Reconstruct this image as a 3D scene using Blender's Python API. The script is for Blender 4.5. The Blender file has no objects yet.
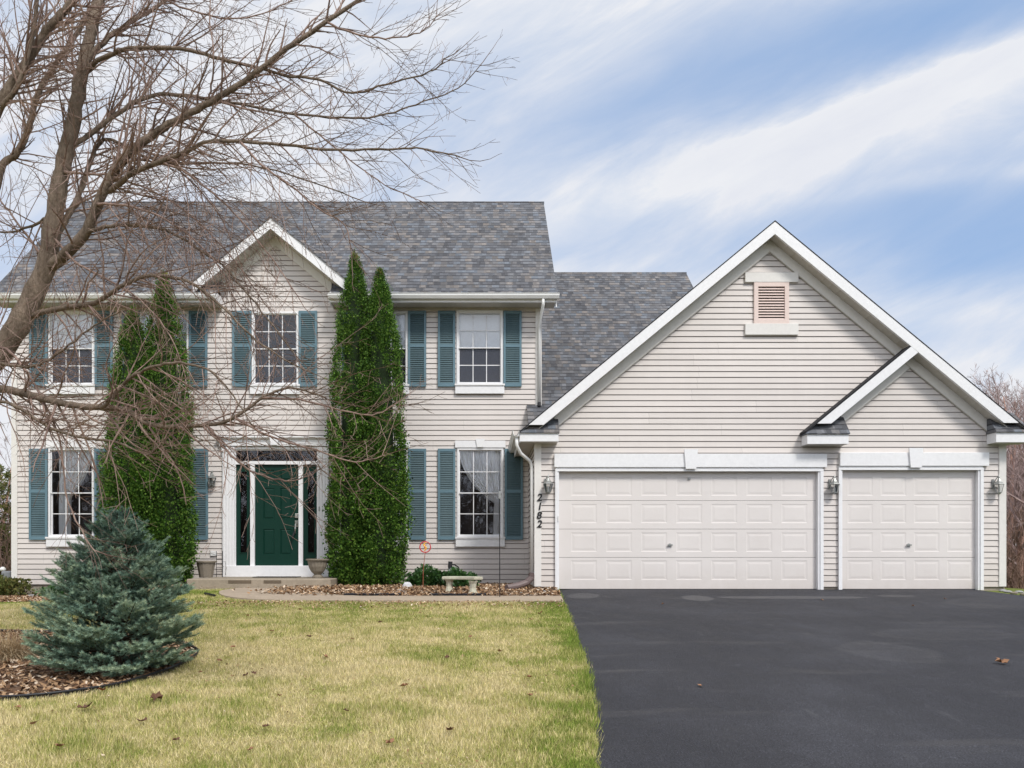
import bpy, math, random
import numpy as np
from mathutils import Vector
random.seed(7); rng = np.random.default_rng(7)
C = bpy.context.scene.collection
scene = bpy.context.scene

# ---------------------------------------------------------------- camera numbers
F = 850.0; VX = 480.0; HY = 560.0; EYE = 1.63
DG = 15.45      # garage front wall
DF = 15.15      # garage fascia plane
DH = 17.5       # house front wall
DE = 17.05      # house eave plane
def X(px, D): return (px - VX) * D / F
def Z(py, D): return EYE + (HY - py) * D / F

# ---------------------------------------------------------------- mesh builder
class MB:
    def __init__(s): s.v = []; s.f = []; s.g = []
    def poly(s, pts):
        b = len(s.v); s.v += [tuple(p) for p in pts]; s.f.append(tuple(range(b, b + len(pts)))); return s
    def box(s, x0, x1, y0, y1, z0, z1):
        b = len(s.v)
        s.v += [(x0,y0,z0),(x1,y0,z0),(x1,y1,z0),(x0,y1,z0),(x0,y0,z1),(x1,y0,z1),(x1,y1,z1),(x0,y1,z1)]
        s.f += [(b,b+3,b+2,b+1),(b+4,b+5,b+6,b+7),(b,b+1,b+5,b+4),(b+1,b+2,b+6,b+5),(b+2,b+3,b+7,b+6),(b+3,b,b+4,b+7)]
        return s
    def prism_xz(s, pts, y0, y1):           # pts: (x,z) outline, extruded in y
        n = len(pts); b = len(s.v)
        s.v += [(x,y0,z) for x,z in pts] + [(x,y1,z) for x,z in pts]
        s.f.append(tuple(range(b,b+n))); s.f.append(tuple(range(b+2*n-1,b+n-1,-1)))
        for i in range(n):
            j=(i+1)%n; s.f.append((b+j,b+i,b+n+i,b+n+j))
        return s
    def prism_yz(s, pts, x0, x1):
        n = len(pts); b = len(s.v)
        s.v += [(x0,y,z) for y,z in pts] + [(x1,y,z) for y,z in pts]
        s.f.append(tuple(range(b,b+n))); s.f.append(tuple(range(b+2*n-1,b+n-1,-1)))
        for i in range(n):
            j=(i+1)%n; s.f.append((b+j,b+i,b+n+i,b+n+j))
        return s
    def slab(s, quad, t):                   # quad of 4 (or n) points, thickness downwards
        n=len(quad); b=len(s.v)
        s.v += [tuple(p) for p in quad]+[(p[0],p[1],p[2]-t) for p in quad]
        s.f.append(tuple(range(b,b+n))); s.f.append(tuple(range(b+2*n-1,b+n-1,-1)))
        for i in range(n):
            j=(i+1)%n; s.f.append((b+j,b+i,b+n+i,b+n+j))
        return s
    def tube(s, pts, rad, n=6, cap=True):
        b0 = len(s.v); m = len(pts)
        pts=[Vector(p) for p in pts]
        if not hasattr(rad,'__len__'): rad=[rad]*m
        up = Vector((0.13,0.31,0.94)); prev=None
        cs=[(math.cos(2*math.pi*k/n),math.sin(2*math.pi*k/n)) for k in range(n)]
        for i,p in enumerate(pts):
            d = (pts[min(i+1,m-1)]-pts[max(i-1,0)])
            if d.length<1e-9: d=Vector((0,0,1))
            d.normalize()
            if prev is None:
                a = d.cross(up)
                if a.length<1e-3: a=d.cross(Vector((1,0,0)))
            else:
                a = prev - d*prev.dot(d)
                if a.length<1e-4: a=d.cross(up)
            a.normalize(); prev=a; c=d.cross(a); r=rad[i]
            for cx,sx in cs:
                s.v.append((p.x+r*(a.x*cx+c.x*sx), p.y+r*(a.y*cx+c.y*sx), p.z+r*(a.z*cx+c.z*sx)))
        for i in range(m-1):
            q=b0+i*n
            for k in range(n):
                l=(k+1)%n
                s.f.append((q+k,q+l,q+n+l,q+n+k))
        if cap and n>3:
            s.f.append(tuple(b0+k for k in range(n-1,-1,-1))); s.f.append(tuple(b0+(m-1)*n+k for k in range(n)))
        return s
    def lathe(s, c, prof, n=20, rot=0.0, flute=0.0):
        b=len(s.v)
        for r,z in prof:
            for k in range(n):
                a=2*math.pi*k/n+rot; rr=r*(1+(flute if k%2 else 0))
                s.v.append((c[0]+rr*math.cos(a),c[1]+rr*math.sin(a),c[2]+z))
        for i in range(len(prof)-1):
            for k in range(n):
                l=(k+1)%n; s.f.append((b+i*n+k,b+i*n+l,b+(i+1)*n+l,b+(i+1)*n+k))
        s.f.append(tuple(b+k for k in range(n-1,-1,-1))); s.f.append(tuple(b+(len(prof)-1)*n+k for k in range(n)))
        return s
    def frame(s, x0,x1,y0,y1,z0,z1,w, wb=None):     # rectangular frame facing -y, mitre-free butt joints
        wb = w if wb is None else wb
        s.box(x0,x0+w,y0,y1,z0,z1); s.box(x1-w,x1,y0,y1,z0,z1)
        s.box(x0+w,x1-w,y0,y1,z1-w,z1); s.box(x0+w,x1-w,y0,y1,z0,z0+wb); return s
    def build(s, name, m, parent=None, smooth=False, bevel=0):
        o = raw(name, s.v, s.f, m, parent, smooth)
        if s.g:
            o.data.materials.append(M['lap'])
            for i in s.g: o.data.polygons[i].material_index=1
        if bevel:
            md=o.modifiers.new('bevel','BEVEL'); md.width=bevel; md.segments=2; md.limit_method='ANGLE'; md.angle_limit=math.radians(40)
        return o
def org(o):
    p=Vector((0,0,0))
    while o is not None: p+=o.location; o=o.parent
    return p
def raw(name, verts, faces, m, parent=None, smooth=False):
    me = bpy.data.meshes.new(name)
    q = org(parent) if parent else Vector((0,0,0))
    V = np.asarray(verts, dtype=np.float64).reshape(-1,3) - np.array(q)
    if isinstance(faces, np.ndarray):
        n,k = faces.shape
        me.vertices.add(len(V)); me.vertices.foreach_set('co', V.astype(np.float32).ravel())
        me.loops.add(n*k); me.loops.foreach_set('vertex_index', faces.astype(np.int32).ravel())
        me.polygons.add(n); me.polygons.foreach_set('loop_start', (np.arange(n)*k).astype(np.int32))
        me.update(calc_edges=True)
    else:
        me.from_pydata(V.tolist(), [], faces)
    me.validate()
    if smooth: me.polygons.foreach_set('use_smooth', [True]*len(me.polygons))
    if m: me.materials.append(m)
    o = bpy.data.objects.new(name, me); C.objects.link(o)
    if parent: o.parent = parent
    return o
def tag(o, label=None, cat=None, group=None, kind=None):
    if label: o['label']=label
    if cat: o['category']=cat
    if group: o['group']=group
    if kind: o['kind']=kind
    return o
def thing(name, label, cat, loc, group=None):
    o=bpy.data.objects.new(name,None); C.objects.link(o); o.location=loc; o.empty_display_size=.1
    return tag(o,label,cat,group)
def copy_tree(o, parent=None):
    c=o.copy(); C.objects.link(c)
    if parent: c.parent=parent
    for ch in [x for x in bpy.data.objects if x.parent==o]: copy_tree(ch,c)
    return c

# ---------------------------------------------------------------- materials
class NT:
    def __init__(s,name):
        s.m=bpy.data.materials.new(name); s.m.use_nodes=True; s.t=s.m.node_tree; s.t.nodes.clear()
        s.out=s.n('ShaderNodeOutputMaterial')
    def n(s,t,**k):
        x=s.t.nodes.new(t)
        for a,b in k.items(): setattr(x,a,b)
        return x
    def l(s,a,b): s.t.links.new(a,b)
    def setin(s,inp,v):
        if hasattr(v,'is_output') or isinstance(v,bpy.types.NodeSocket): s.l(v,inp)
        else: inp.default_value=v
    def math(s,op,a,b=None,c=None,clamp=False):
        x=s.n('ShaderNodeMath',operation=op,use_clamp=clamp); s.setin(x.inputs[0],a)
        if b is not None: s.setin(x.inputs[1],b)
        if c is not None: s.setin(x.inputs[2],c)
        return x.outputs[0]
    def pos(s): return s.n('ShaderNodeNewGeometry').outputs['Position']
    def noise(s,vec,scale,detail=3,rough=.55,stretch=None):
        if stretch:
            mp=s.n('ShaderNodeMapping'); mp.inputs['Scale'].default_value=stretch; s.l(vec,mp.inputs['Vector']); vec=mp.outputs[0]
        x=s.n('ShaderNodeTexNoise'); x.inputs['Scale'].default_value=scale; x.inputs['Detail'].default_value=detail; x.inputs['Roughness'].default_value=rough
        s.l(vec,x.inputs['Vector']); return x.outputs['Fac']
    def ramp(s,fac,stops,interp='LINEAR'):
        x=s.n('ShaderNodeValToRGB'); cr=x.color_ramp; cr.interpolation=interp
        while len(cr.elements)<len(stops): cr.elements.new(.5)
        for e,(p,c) in zip(cr.elements,stops): e.position=p; e.color=(c[0],c[1],c[2],1) if hasattr(c,'__len__') else (c,c,c,1)
        s.setin(x.inputs[0],fac); return x.outputs[0]
    def mix(s,f,a,b,bt='MIX'):
        x=s.n('ShaderNodeMix',data_type='RGBA',blend_type=bt); s.setin(x.inputs[0],f)
        for i,v in ((6,a),(7,b)):
            if isinstance(v,(tuple,list)): x.inputs[i].default_value=(v[0],v[1],v[2],1)
            else: s.l(v,x.inputs[i])
        return x.outputs[2]
    def bsdf(s,col,rough=.6,bump=None,bs=.3,bd=.01,metal=0,spec=.5,trans=0):
        x=s.n('ShaderNodeBsdfPrincipled')
        if isinstance(col,(tuple,list)): x.inputs['Base Color'].default_value=(col[0],col[1],col[2],1)
        else: s.l(col,x.inputs['Base Color'])
        s.setin(x.inputs['Roughness'],rough); x.inputs['Metallic'].default_value=metal; x.inputs['Specular IOR Level'].default_value=spec
        if bump is not None:
            b=s.n('ShaderNodeBump'); b.inputs['Strength'].default_value=bs; b.inputs['Distance'].default_value=bd
            s.l(bump,b.inputs['Height']); s.l(b.outputs[0],x.inputs['Normal'])
        if trans:
            t=s.n('ShaderNodeBsdfTranslucent')
            if isinstance(col,(tuple,list)): t.inputs[0].default_value=(col[0],col[1],col[2],1)
            else: s.l(col,t.inputs[0])
            mx=s.n('ShaderNodeMixShader'); mx.inputs[0].default_value=trans; s.l(x.outputs[0],mx.inputs[1]); s.l(t.outputs[0],mx.inputs[2])
            s.l(mx.outputs[0],s.out.inputs[0])
        else: s.l(x.outputs[0],s.out.inputs[0])
        return s.m
def simple(name,col,rough=.6,var=.08,scale=6,bump=0,bscale=40,metal=0,spec=.4,stretch=None,var2=.05):
    t=NT(name); p=t.pos()
    n1=t.noise(p,scale,4,.6,stretch); n2=t.noise(p,scale*9,3,.6,stretch)
    f=t.math('ADD',t.math('MULTIPLY',t.math('SUBTRACT',n1,.5),var*3.5),t.math('MULTIPLY',t.math('SUBTRACT',n2,.5),var2*3.5))
    f=t.math('ADD',f,1.0)
    sc=t.n('ShaderNodeVectorMath',operation='SCALE'); sc.inputs[0].default_value=col; t.l(f,sc.inputs['Scale'])
    return t.bsdf(sc.outputs[0],rough,t.noise(p,bscale,3) if bump else None,bump,.01,metal,spec)

def m_siding(name,col):
    t=NT(name); p=t.pos(); sp=t.n('ShaderNodeSeparateXYZ'); t.l(p,sp.inputs[0])
    n1=t.noise(p,.7,3,.6); n2=t.noise(p,14,4,.6,(.15,1,1.6)); n3=t.noise(p,3,4,.7,(1.5,1,.25))
    # per-plank value shift and faint grime streaks
    f=t.math('ADD',1.0,t.math('MULTIPLY',t.math('SUBTRACT',n1,.5),.10))
    f=t.math('ADD',f,t.math('MULTIPLY',t.math('SUBTRACT',n2,.5),.10))
    f=t.math('ADD',f,t.math('MULTIPLY',t.math('SUBTRACT',n3,.5),.10))
    row=t.math('FLOOR',t.math('DIVIDE',t.math('SUBTRACT',sp.outputs[2],1.137),.1058*2))
    w1=t.n('ShaderNodeTexWhiteNoise',noise_dimensions='1D'); t.l(row,w1.inputs['W'])
    uu=t.math('ADD',t.math('DIVIDE',t.math('ADD',sp.outputs[0],sp.outputs[1]),3.3),t.math('MULTIPLY',w1.outputs[0],5.0)); pc=t.math('FLOOR',uu)
    cx=t.n('ShaderNodeCombineXYZ'); t.l(row,cx.inputs[0]); t.l(pc,cx.inputs[1]); w2=t.n('ShaderNodeTexWhiteNoise',noise_dimensions='3D'); t.l(cx.outputs[0],w2.inputs[0])
    f=t.math('ADD',f,t.math('MULTIPLY',t.math('SUBTRACT',w2.outputs[0],.5),.055))
    seam=t.math('LESS_THAN',t.math('FRACT',uu),.0022); f=t.math('SUBTRACT',f,t.math('MULTIPLY',seam,.2))
    sc=t.n('ShaderNodeVectorMath',operation='SCALE'); sc.inputs[0].default_value=col; t.l(f,sc.inputs['Scale'])
    dirt=t.math('MULTIPLY',t.math('MULTIPLY',t.math('SUBTRACT',1.75,sp.outputs[2]),1.5,clamp=True),t.math('MULTIPLY',t.noise(p,5,4,.7),.55))
    cc=t.mix(dirt,sc.outputs[0],(.34,.28,.22))
    return t.bsdf(cc,.55,t.noise(p,1.6,3,.5,(1,1,2.5)),.25,.02,spec=.35)
M={}
M['siding']=m_siding('vinyl_siding',(.62,.575,.545))
M['lap']=simple('siding_lap_shadow',(.29,.255,.24),.8,.1,5)  # shadow line under each lap, put into the colour of underside and notch
M['trim']=simple('white_trim',(.765,.765,.775),.45,.03,2,.05,80)
M['frieze']=simple('cream_trim',(.70,.68,.65),.5,.04,2,.05,80)
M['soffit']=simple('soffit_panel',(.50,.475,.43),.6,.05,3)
def m_garage():
    t=NT('garage_door_paint'); p=t.pos(); sp=t.n('ShaderNodeSeparateXYZ'); t.l(p,sp.inputs[0])
    n=t.noise(p,.9,4,.6); n2=t.noise(p,7,5,.7,(1,1,.5)); n3=t.noise(p,2.2,4,.7,(.5,1,2))
    col=t.ramp(n,[(.3,(.66,.62,.595)),(.7,(.71,.67,.645))])
    low=t.math('MULTIPLY',t.math('MULTIPLY',t.math('SUBTRACT',1.55,sp.outputs[2]),2.2,clamp=True),t.math('MULTIPLY',n2,.5)); col=t.mix(low,col,(.42,.36,.30))
    col=t.mix(t.math('MULTIPLY',t.math('MULTIPLY',t.math('SUBTRACT',n3,.58),5.,clamp=True),.16),col,(.50,.45,.42))
    return t.bsdf(col,.5,t.noise(p,1.4,3),.25,.02,spec=.35)
M['garage']=m_garage()
M['gutter']=simple('gutter_metal',(.72,.72,.71),.4,.05,3)
M['green']=simple('green_door_paint',(.0022,.030,.020),.45,.06,3,.05,120,spec=.22)
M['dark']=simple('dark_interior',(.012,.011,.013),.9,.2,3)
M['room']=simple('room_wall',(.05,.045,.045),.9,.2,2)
M['blackmetal']=simple('black_metal',(.02,.02,.022),.5,.1,6)
M['chrome']=simple('brushed_nickel',(.55,.54,.50),.3,.05,20,metal=1)
M['pewter']=simple('weathered_pewter',(.33,.34,.33),.45,.2,20,metal=.6)
M['vent']=simple('pink_beige_vent',(.70,.57,.52),.5,.03,3)
M['concrete']=simple('porch_concrete',(.30,.25,.19),.85,.16,3,.3,60,var2=.12)
M['walk']=simple('walk_concrete',(.36,.29,.22),.9,.14,3,.3,60,var2=.12)
M['found']=simple('foundation_block',(.30,.26,.21),.9,.16,5,.4,40,var2=.12)
M['pot']=simple('stone_planter',(.22,.19,.15),.85,.16,8,.3,50,var2=.1)
M['bench']=simple('mossy_stone_bench',(.50,.48,.38),.9,.2,14,.4,60,var2=.15)
M['rockw']=simple('pale_rock',(.55,.56,.57),.85,.15,14,.5,40)
M['rockg']=simple('grey_rock',(.30,.30,.30),.85,.2,14,.5,40)
M['pipe']=simple('brown_plastic_pipe',(.16,.12,.115),.5,.12,14)
M['edging']=simple('black_edging',(.012,.013,.018),.4,.2,10)
M['mat']=simple('dark_doormat',(.04,.04,.04),.95,.2,20)
M['blind']=simple('white_blind',(.88,.89,.90),.7,.02,3)
M['red']=simple('red_paint',(.50,.035,.045),.5,.1,10)
M['yellow']=simple('yellow_paint',(.80,.42,.06),.5,.1,20)
M['rust']=simple('rusty_rod',(.30,.09,.05),.7,.25,20)
M['hosegreen']=simple('green_plastic',(.01,.30,.10),.4,.1,10)
M['meter']=simple('grey_meter_paint',(.22,.23,.25),.5,.1,10)
M['seal']=simple('black_rubber_seal',(.015,.014,.014),.8,.1,10)
def m_curtain():
    t=NT('sheer_curtain'); p=t.pos()
    c=t.bsdf((.95,.95,.97),.8,trans=.08); return c
M['curtain']=m_curtain()
def m_shutter():
    t=NT('blue_green_shutter'); p=t.pos(); n=t.noise(p,2.5,4,.7,(1,1,.4)); n2=t.noise(p,30,3)
    col=t.ramp(t.math('ADD',t.math('MULTIPLY',n,.7),t.math('MULTIPLY',n2,.3)),[(.3,(.070,.120,.138)),(.7,(.110,.168,.188))])
    return t.bsdf(col,.5,spec=.3)
M['shutter']=m_shutter()
M['shutter_edge']=simple('shutter_edge_paint',(.115,.20,.245),.5,.08,4)
M['shutter_shade']=simple('shaded_shutter',(.03,.09,.095),.5,.1,4)  # darker copy of the shutter paint with shade put into its colour
def m_glass(name,gray=0.0,gcol=(.12,.12,.14)):
    t=NT(name); fr=t.n('ShaderNodeFresnel'); fr.inputs[0].default_value=1.55
    p=t.pos(); b=t.n('ShaderNodeBump'); b.inputs['Strength'].default_value=.05; b.inputs['Distance'].default_value=.02; t.l(t.noise(p,1.7,2),b.inputs['Height'])
    gl=t.n('ShaderNodeBsdfGlossy'); gl.inputs['Roughness'].default_value=.02; gl.inputs[0].default_value=(.9,.92,1,1); t.l(b.outputs[0],gl.inputs['Normal'])
    tr=t.n('ShaderNodeBsdfTransparent'); tr.inputs[0].default_value=(.95,.96,.96,1)
    mx=t.n('ShaderNodeMixShader'); t.l(t.math('MULTIPLY',fr.outputs[0],1.3,clamp=True),mx.inputs[0]); t.l(tr.outputs[0],mx.inputs[1]); t.l(gl.outputs[0],mx.inputs[2]); o=mx.outputs[0]
    if gray:
        d=t.n('ShaderNodeBsdfDiffuse'); d.inputs[0].default_value=(*gcol,1)
        m2=t.n('ShaderNodeMixShader'); m2.inputs[0].default_value=gray; t.l(o,m2.inputs[1]); t.l(d.outputs[0],m2.inputs[2]); o=m2.outputs[0]
    t.l(o,t.out.inputs[0]); return t.m
M['glass']=m_glass('window_glass'); M['screen']=m_glass('screened_glass',.45,(.075,.078,.095))
def m_shingle(name,axis,sinp):
    t=NT(name); p=t.pos(); sp=t.n('ShaderNodeSeparateXYZ'); t.l(p,sp.inputs[0])
    u=sp.outputs['XY'.index(axis)]; v=t.math('DIVIDE',sp.outputs[2],sinp*.142)
    wob=t.math('MULTIPLY',t.math('SUBTRACT',t.noise(p,1.3,2),.5),.12); v=t.math('ADD',v,wob)
    row=t.math('FLOOR',v); fv=t.math('FRACT',v)
    def cells(w,seed):
        wn=t.n('ShaderNodeTexWhiteNoise',noise_dimensions='1D'); t.l(t.math('ADD',row,seed),wn.inputs['W'])
        uu=t.math('ADD',t.math('DIVIDE',u,w),t.math('MULTIPLY',wn.outputs[0],7.3)); c=t.math('FLOOR',uu)
        cx=t.n('ShaderNodeCombineXYZ'); t.l(c,cx.inputs[0]); t.l(row,cx.inputs[1]); cx.inputs[2].default_value=seed
        w2=t.n('ShaderNodeTexWhiteNoise',noise_dimensions='3D'); t.l(cx.outputs[0],w2.inputs[0]); return w2.outputs[0],t.math('FRACT',uu)
    a,fa=cells(.135,3.0); b,fb=cells(.085,11.0)
    c1=t.ramp(a,[(0,(.085,.086,.094)),(.3,(.112,.117,.130)),(.55,(.145,.137,.135)),(.75,(.135,.152,.178)),(1,(.195,.175,.162))])
    c2=t.ramp(b,[(0,.78),(.45,1.0),(1,1.25)])
    col=t.mix(1.0,c1,c2,'MULTIPLY')
    big=t.noise(p,.5,3); col=t.mix(1.0,col,t.ramp(big,[(.3,.88),(.7,1.12)]),'MULTIPLY')
    sp2=t.noise(p,90,2); col=t.mix(1.0,col,t.ramp(sp2,[(.3,.75),(.7,1.25)]),'MULTIPLY')
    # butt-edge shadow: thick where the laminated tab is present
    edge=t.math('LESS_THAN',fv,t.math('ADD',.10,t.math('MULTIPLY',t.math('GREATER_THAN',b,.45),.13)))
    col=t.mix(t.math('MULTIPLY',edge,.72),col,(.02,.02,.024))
    h=t.math('ADD',t.math('MULTIPLY',t.math('SUBTRACT',1.0,fv),.7),t.math('MULTIPLY',b,.4))
    return t.bsdf(col,.9,h,.8,.02,spec=.15)
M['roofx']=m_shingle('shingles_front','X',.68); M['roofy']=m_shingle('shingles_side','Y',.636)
M['roofedge']=simple('dark_shingle_edge',(.02,.02,.023),.9,.2,20)
def m_asphalt():
    t=NT('sealed_asphalt'); p=t.pos()
    n1=t.noise(p,.55,5,.6); n2=t.noise(p,3.5,5,.65,(1,.5,1)); n3=t.noise(p,110,2,.6); n4=t.noise(p,1.6,4,.6,(.35,1.6,1))
    f=t.math('ADD',t.math('MULTIPLY',n1,.55),t.math('MULTIPLY',n2,.45))
    col=t.ramp(f,[(.34,(.013,.0135,.018)),(.5,(.022,.0225,.029)),(.66,(.039,.040,.049))])
    col=t.mix(1.0,col,t.ramp(n3,[(.32,.35),(.5,1.0),(.64,1.8),(.72,3.2)]),'MULTIPLY')
    col=t.mix(t.math('MULTIPLY',t.math('MULTIPLY',t.math('SUBTRACT',n4,.57),5.0,clamp=True),.45),col,(.085,.080,.080))
    cr=t.noise(p,5.5,6,.75,(1,.22,1)); col=t.mix(t.math('MULTIPLY',t.math('MULTIPLY',t.math('SUBTRACT',cr,.60),9.0,clamp=True),.28),col,(.10,.10,.105))
    # pale dried-puddle rings and scuffs at fixed places on the drive
    sp=t.n('ShaderNodeSeparateXYZ'); t.l(p,sp.inputs[0]); wn=t.noise(p,2.2,4,.6)
    wob=t.math('MULTIPLY',t.math('SUBTRACT',wn,.5),.9)
    for (cx,cy,rx,ry,s,ring) in ((4.35,9.05,.5,.7,.28,1),(5.6,10.2,.9,.5,.20,1),(3.6,14.0,.28,.45,.6,0),(1.75,14.35,.3,.4,.45,0),(5.2,14.1,1.4,.22,.55,0),(8.2,13.2,.9,.9,.25,1),(6.9,9.3,.6,.8,.18,1),(7.0,14.3,.35,.2,.4,0),(9.0,9.3,.8,.7,.25,1)):
        dx=t.math('DIVIDE',t.math('SUBTRACT',sp.outputs[0],cx),rx); dy=t.math('DIVIDE',t.math('SUBTRACT',sp.outputs[1],cy),ry)
        r=t.math('ADD',t.math('SQRT',t.math('ADD',t.math('MULTIPLY',dx,dx),t.math('MULTIPLY',dy,dy))),wob)
        a=t.math('MULTIPLY',t.math('SUBTRACT',1.0,r),6.0,clamp=True)
        if ring: a=t.math('MULTIPLY',a,t.math('ADD',.35,t.math('MULTIPLY',t.math('SUBTRACT',r,.72),2.5,clamp=True)))
        col=t.mix(t.math('MULTIPLY',a,s),col,(.105,.102,.105))
    return t.bsdf(col,t.ramp(n2,[(.3,.62),(.7,.85)]),n3,.9,.010,spec=.4)
M['asphalt']=m_asphalt()
def m_lawn(name,blade):
    t=NT(name); p=t.pos(); sp=t.n('ShaderNodeSeparateXYZ'); t.l(p,sp.inputs[0])
    n1=t.noise(p,.55,4,.6); n2=t.noise(p,2.4,4,.65); n3=t.noise(p,28,3,.6)
    g=t.math('ADD',t.math('ADD',t.math('MULTIPLY',n1,.75),t.math('MULTIPLY',n2,.9)),-.325)
    # greener beside the drive, towards the walk, strawy in the middle
    e=t.math('SUBTRACT',sp.outputs[0],t.math('ADD',.33,t.math('MULTIPLY',sp.outputs[1],.072)))
    gd=t.math('MULTIPLY',t.math('ADD',e,.75),.30,clamp=True); gw=t.math('MULTIPLY',t.math('SUBTRACT',sp.outputs[1],11.3),.05,clamp=True)
    g=t.math('ADD',g,t.math('ADD',gd,gw))
    if blade:
        r=t.n('ShaderNodeNewGeometry').outputs['Random Per Island']
        g=t.math('ADD',g,t.math('MULTIPLY',t.math('SUBTRACT',r,.5),.42))
        col=t.ramp(g,[(.36,(.70,.61,.37)),(.53,(.60,.53,.25)),(.67,(.37,.375,.11)),(.84,(.18,.26,.04))])
        wn=t.n('ShaderNodeTexWhiteNoise',noise_dimensions='1D'); t.l(r,wn.inputs['W'])
        col=t.mix(1.0,col,t.ramp(wn.outputs[0],[(0,.55),(1,1.45)]),'MULTIPLY')
        return t.bsdf(col,.75,spec=.15,trans=.2)
    col=t.ramp(g,[(.4,(.38,.32,.16)),(.6,(.29,.26,.10)),(.8,(.15,.18,.045))])
    col=t.mix(1.0,col,t.ramp(n3,[(.3,.6),(.7,1.3)]),'MULTIPLY')
    return t.bsdf(col,.95,n3,.6,.03,spec=.1)
M['lawn']=m_lawn('dormant_lawn',0); M['blade']=m_lawn('grass_blades',1)
def m_island(name,stops,rough=.8,trans=.0,spec=.2,nz=True):
    t=NT(name); g=t.n('ShaderNodeNewGeometry'); col=t.ramp(g.outputs['Random Per Island'],stops)
    if nz: col=t.mix(1.0,col,t.ramp(t.noise(g.outputs['Position'],1.6,3),[(.3,.78),(.7,1.25)]),'MULTIPLY')
    return t.bsdf(col,rough,spec=spec,trans=trans)
M['litter']=m_island('leaf_litter',[(0,(.11,.06,.035)),(.35,(.26,.15,.08)),(.7,(.40,.26,.15)),(.9,(.55,.42,.30)),(1,(.66,.56,.45))])
M['leaf']=m_island('dead_leaf',[(0,(.16,.05,.025)),(.5,(.26,.13,.07)),(1,(.42,.28,.18))])
M['mulch']=simple('brown_mulch',(.13,.075,.045),.95,.3,9,.8,40,var2=.25)
M['arb']=m_island('arborvitae_sprays',[(0,(.014,.040,.007)),(.40,(.045,.115,.014)),(.78,(.11,.225,.030)),(1,(.21,.33,.06))],.6,.15,.25)
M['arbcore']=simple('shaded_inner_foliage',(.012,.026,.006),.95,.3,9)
M['arbtip']=m_island('arborvitae_tips',[(0,(.12,.15,.03)),(1,(.22,.19,.06))],.6,.15)
M['needle']=m_island('blue_spruce_needles',[(0,(.045,.088,.080)),(.45,(.085,.145,.125)),(.8,(.13,.19,.145)),(1,(.20,.235,.15))],.55,0,.3)
M['shrub']=m_island('shrub_leaves',[(0,(.015,.05,.012)),(.6,(.035,.10,.022)),(1,(.08,.17,.04))],.45,.1,.4)
M['olive']=m_island('olive_shrub',[(0,(.05,.06,.015)),(.6,(.10,.12,.03)),(1,(.20,.17,.06))],.7,.1)
M['straw']=m_island('dry_ornamental_grass',[(0,(.28,.19,.10)),(.6,(.48,.36,.22)),(1,(.62,.52,.36))],.8,.15)
def m_bark(name,a,b,sc=9):
    t=NT(name); p=t.pos(); n=t.noise(p,sc,5,.7,(1,1,.3)); n2=t.noise(p,sc*6,3,.7,(1,1,.35))
    col=t.ramp(t.math('ADD',t.math('MULTIPLY',n,.6),t.math('MULTIPLY',n2,.4)),[(.35,a),(.65,b)])
    return t.bsdf(col,.9,n2,.9,.02,spec=.15)
M['bark']=m_bark('grey_brown_bark',(.075,.056,.042),(.27,.212,.165))
M['twig']=m_bark('twig_bark',(.12,.078,.068),(.38,.275,.23),3)
M['bark_red']=m_bark('reddish_birch_bark',(.18,.09,.07),(.60,.38,.30),5)
M['twig_red']=m_bark('purple_brown_twigs',(.24,.17,.165),(.46,.35,.33),2)
M['brushm']=m_bark('brown_brush',(.11,.07,.055),(.30,.20,.16),2)
M['trunkd']=m_bark('dark_bark',(.04,.03,.02),(.09,.065,.045))

# ---------------------------------------------------------------- ground
def sstep(a,b,x):
    t=np.clip((x-a)/(b-a),0,1); return t*t*(3-2*t)
def zg(x,y):
    x=np.asarray(x,float); y=np.asarray(y,float)
    a=.07*np.clip(y,-14,60); c=.87+.22*sstep(-8,-5.6,x)
    k=.05; h=np.clip(.5+.5*(c-a)/k,0,1); z=c*(1-h)+a*h-k*h*(1-h)
    z=z-np.clip((y-19)*.06,0,3.0)-np.clip((x-10.2)*.10,0,.5)*sstep(12,15,y)
    return z
DRV=[(-8,-1.2),(-3,-.3),(0,.25),(3,.52),(5.18,.713),(6.67,.91),(8.08,1.04),(10.18,1.162),(12.5,1.29),(15.14,1.40),(15.6,1.41)]
def drv_left(y): return np.interp(y,[a for a,b in DRV],[b for a,b in DRV])
def drv_right(y): return np.interp(y,[-8,8,12.5,14.06,15.1,15.6],[16.5,16.5,12.5,9.25,8.97,8.95])
def grid_sheet(name,xs,ys,zf,m,kind='structure'):
    Xg,Yg=np.meshgrid(xs,ys); Zg=zf(Xg,Yg); V=np.stack([Xg,Yg,Zg],-1).reshape(-1,3)
    nx=len(xs); ny=len(ys); i=np.arange(ny-1)[:,None]*nx+np.arange(nx-1)[None,:]
    Fq=np.stack([i,i+1,i+nx+1,i+nx],-1).reshape(-1,4)
    return tag(raw(name,V,Fq,m,None,True),kind=kind)
xs=np.concatenate([[-1200,-400,-150,-80,-50],np.arange(-36,36.1,.6),[50,80,150,400,1200]])
ys=np.concatenate([[-1200,-400,-150,-60,-30],np.arange(-18,40.1,.4),[46,60,80,150,400,1500]])
tag(grid_sheet('lawn',xs,ys,zg,M['lawn']),'dormant front lawn, half straw and half green')
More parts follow.
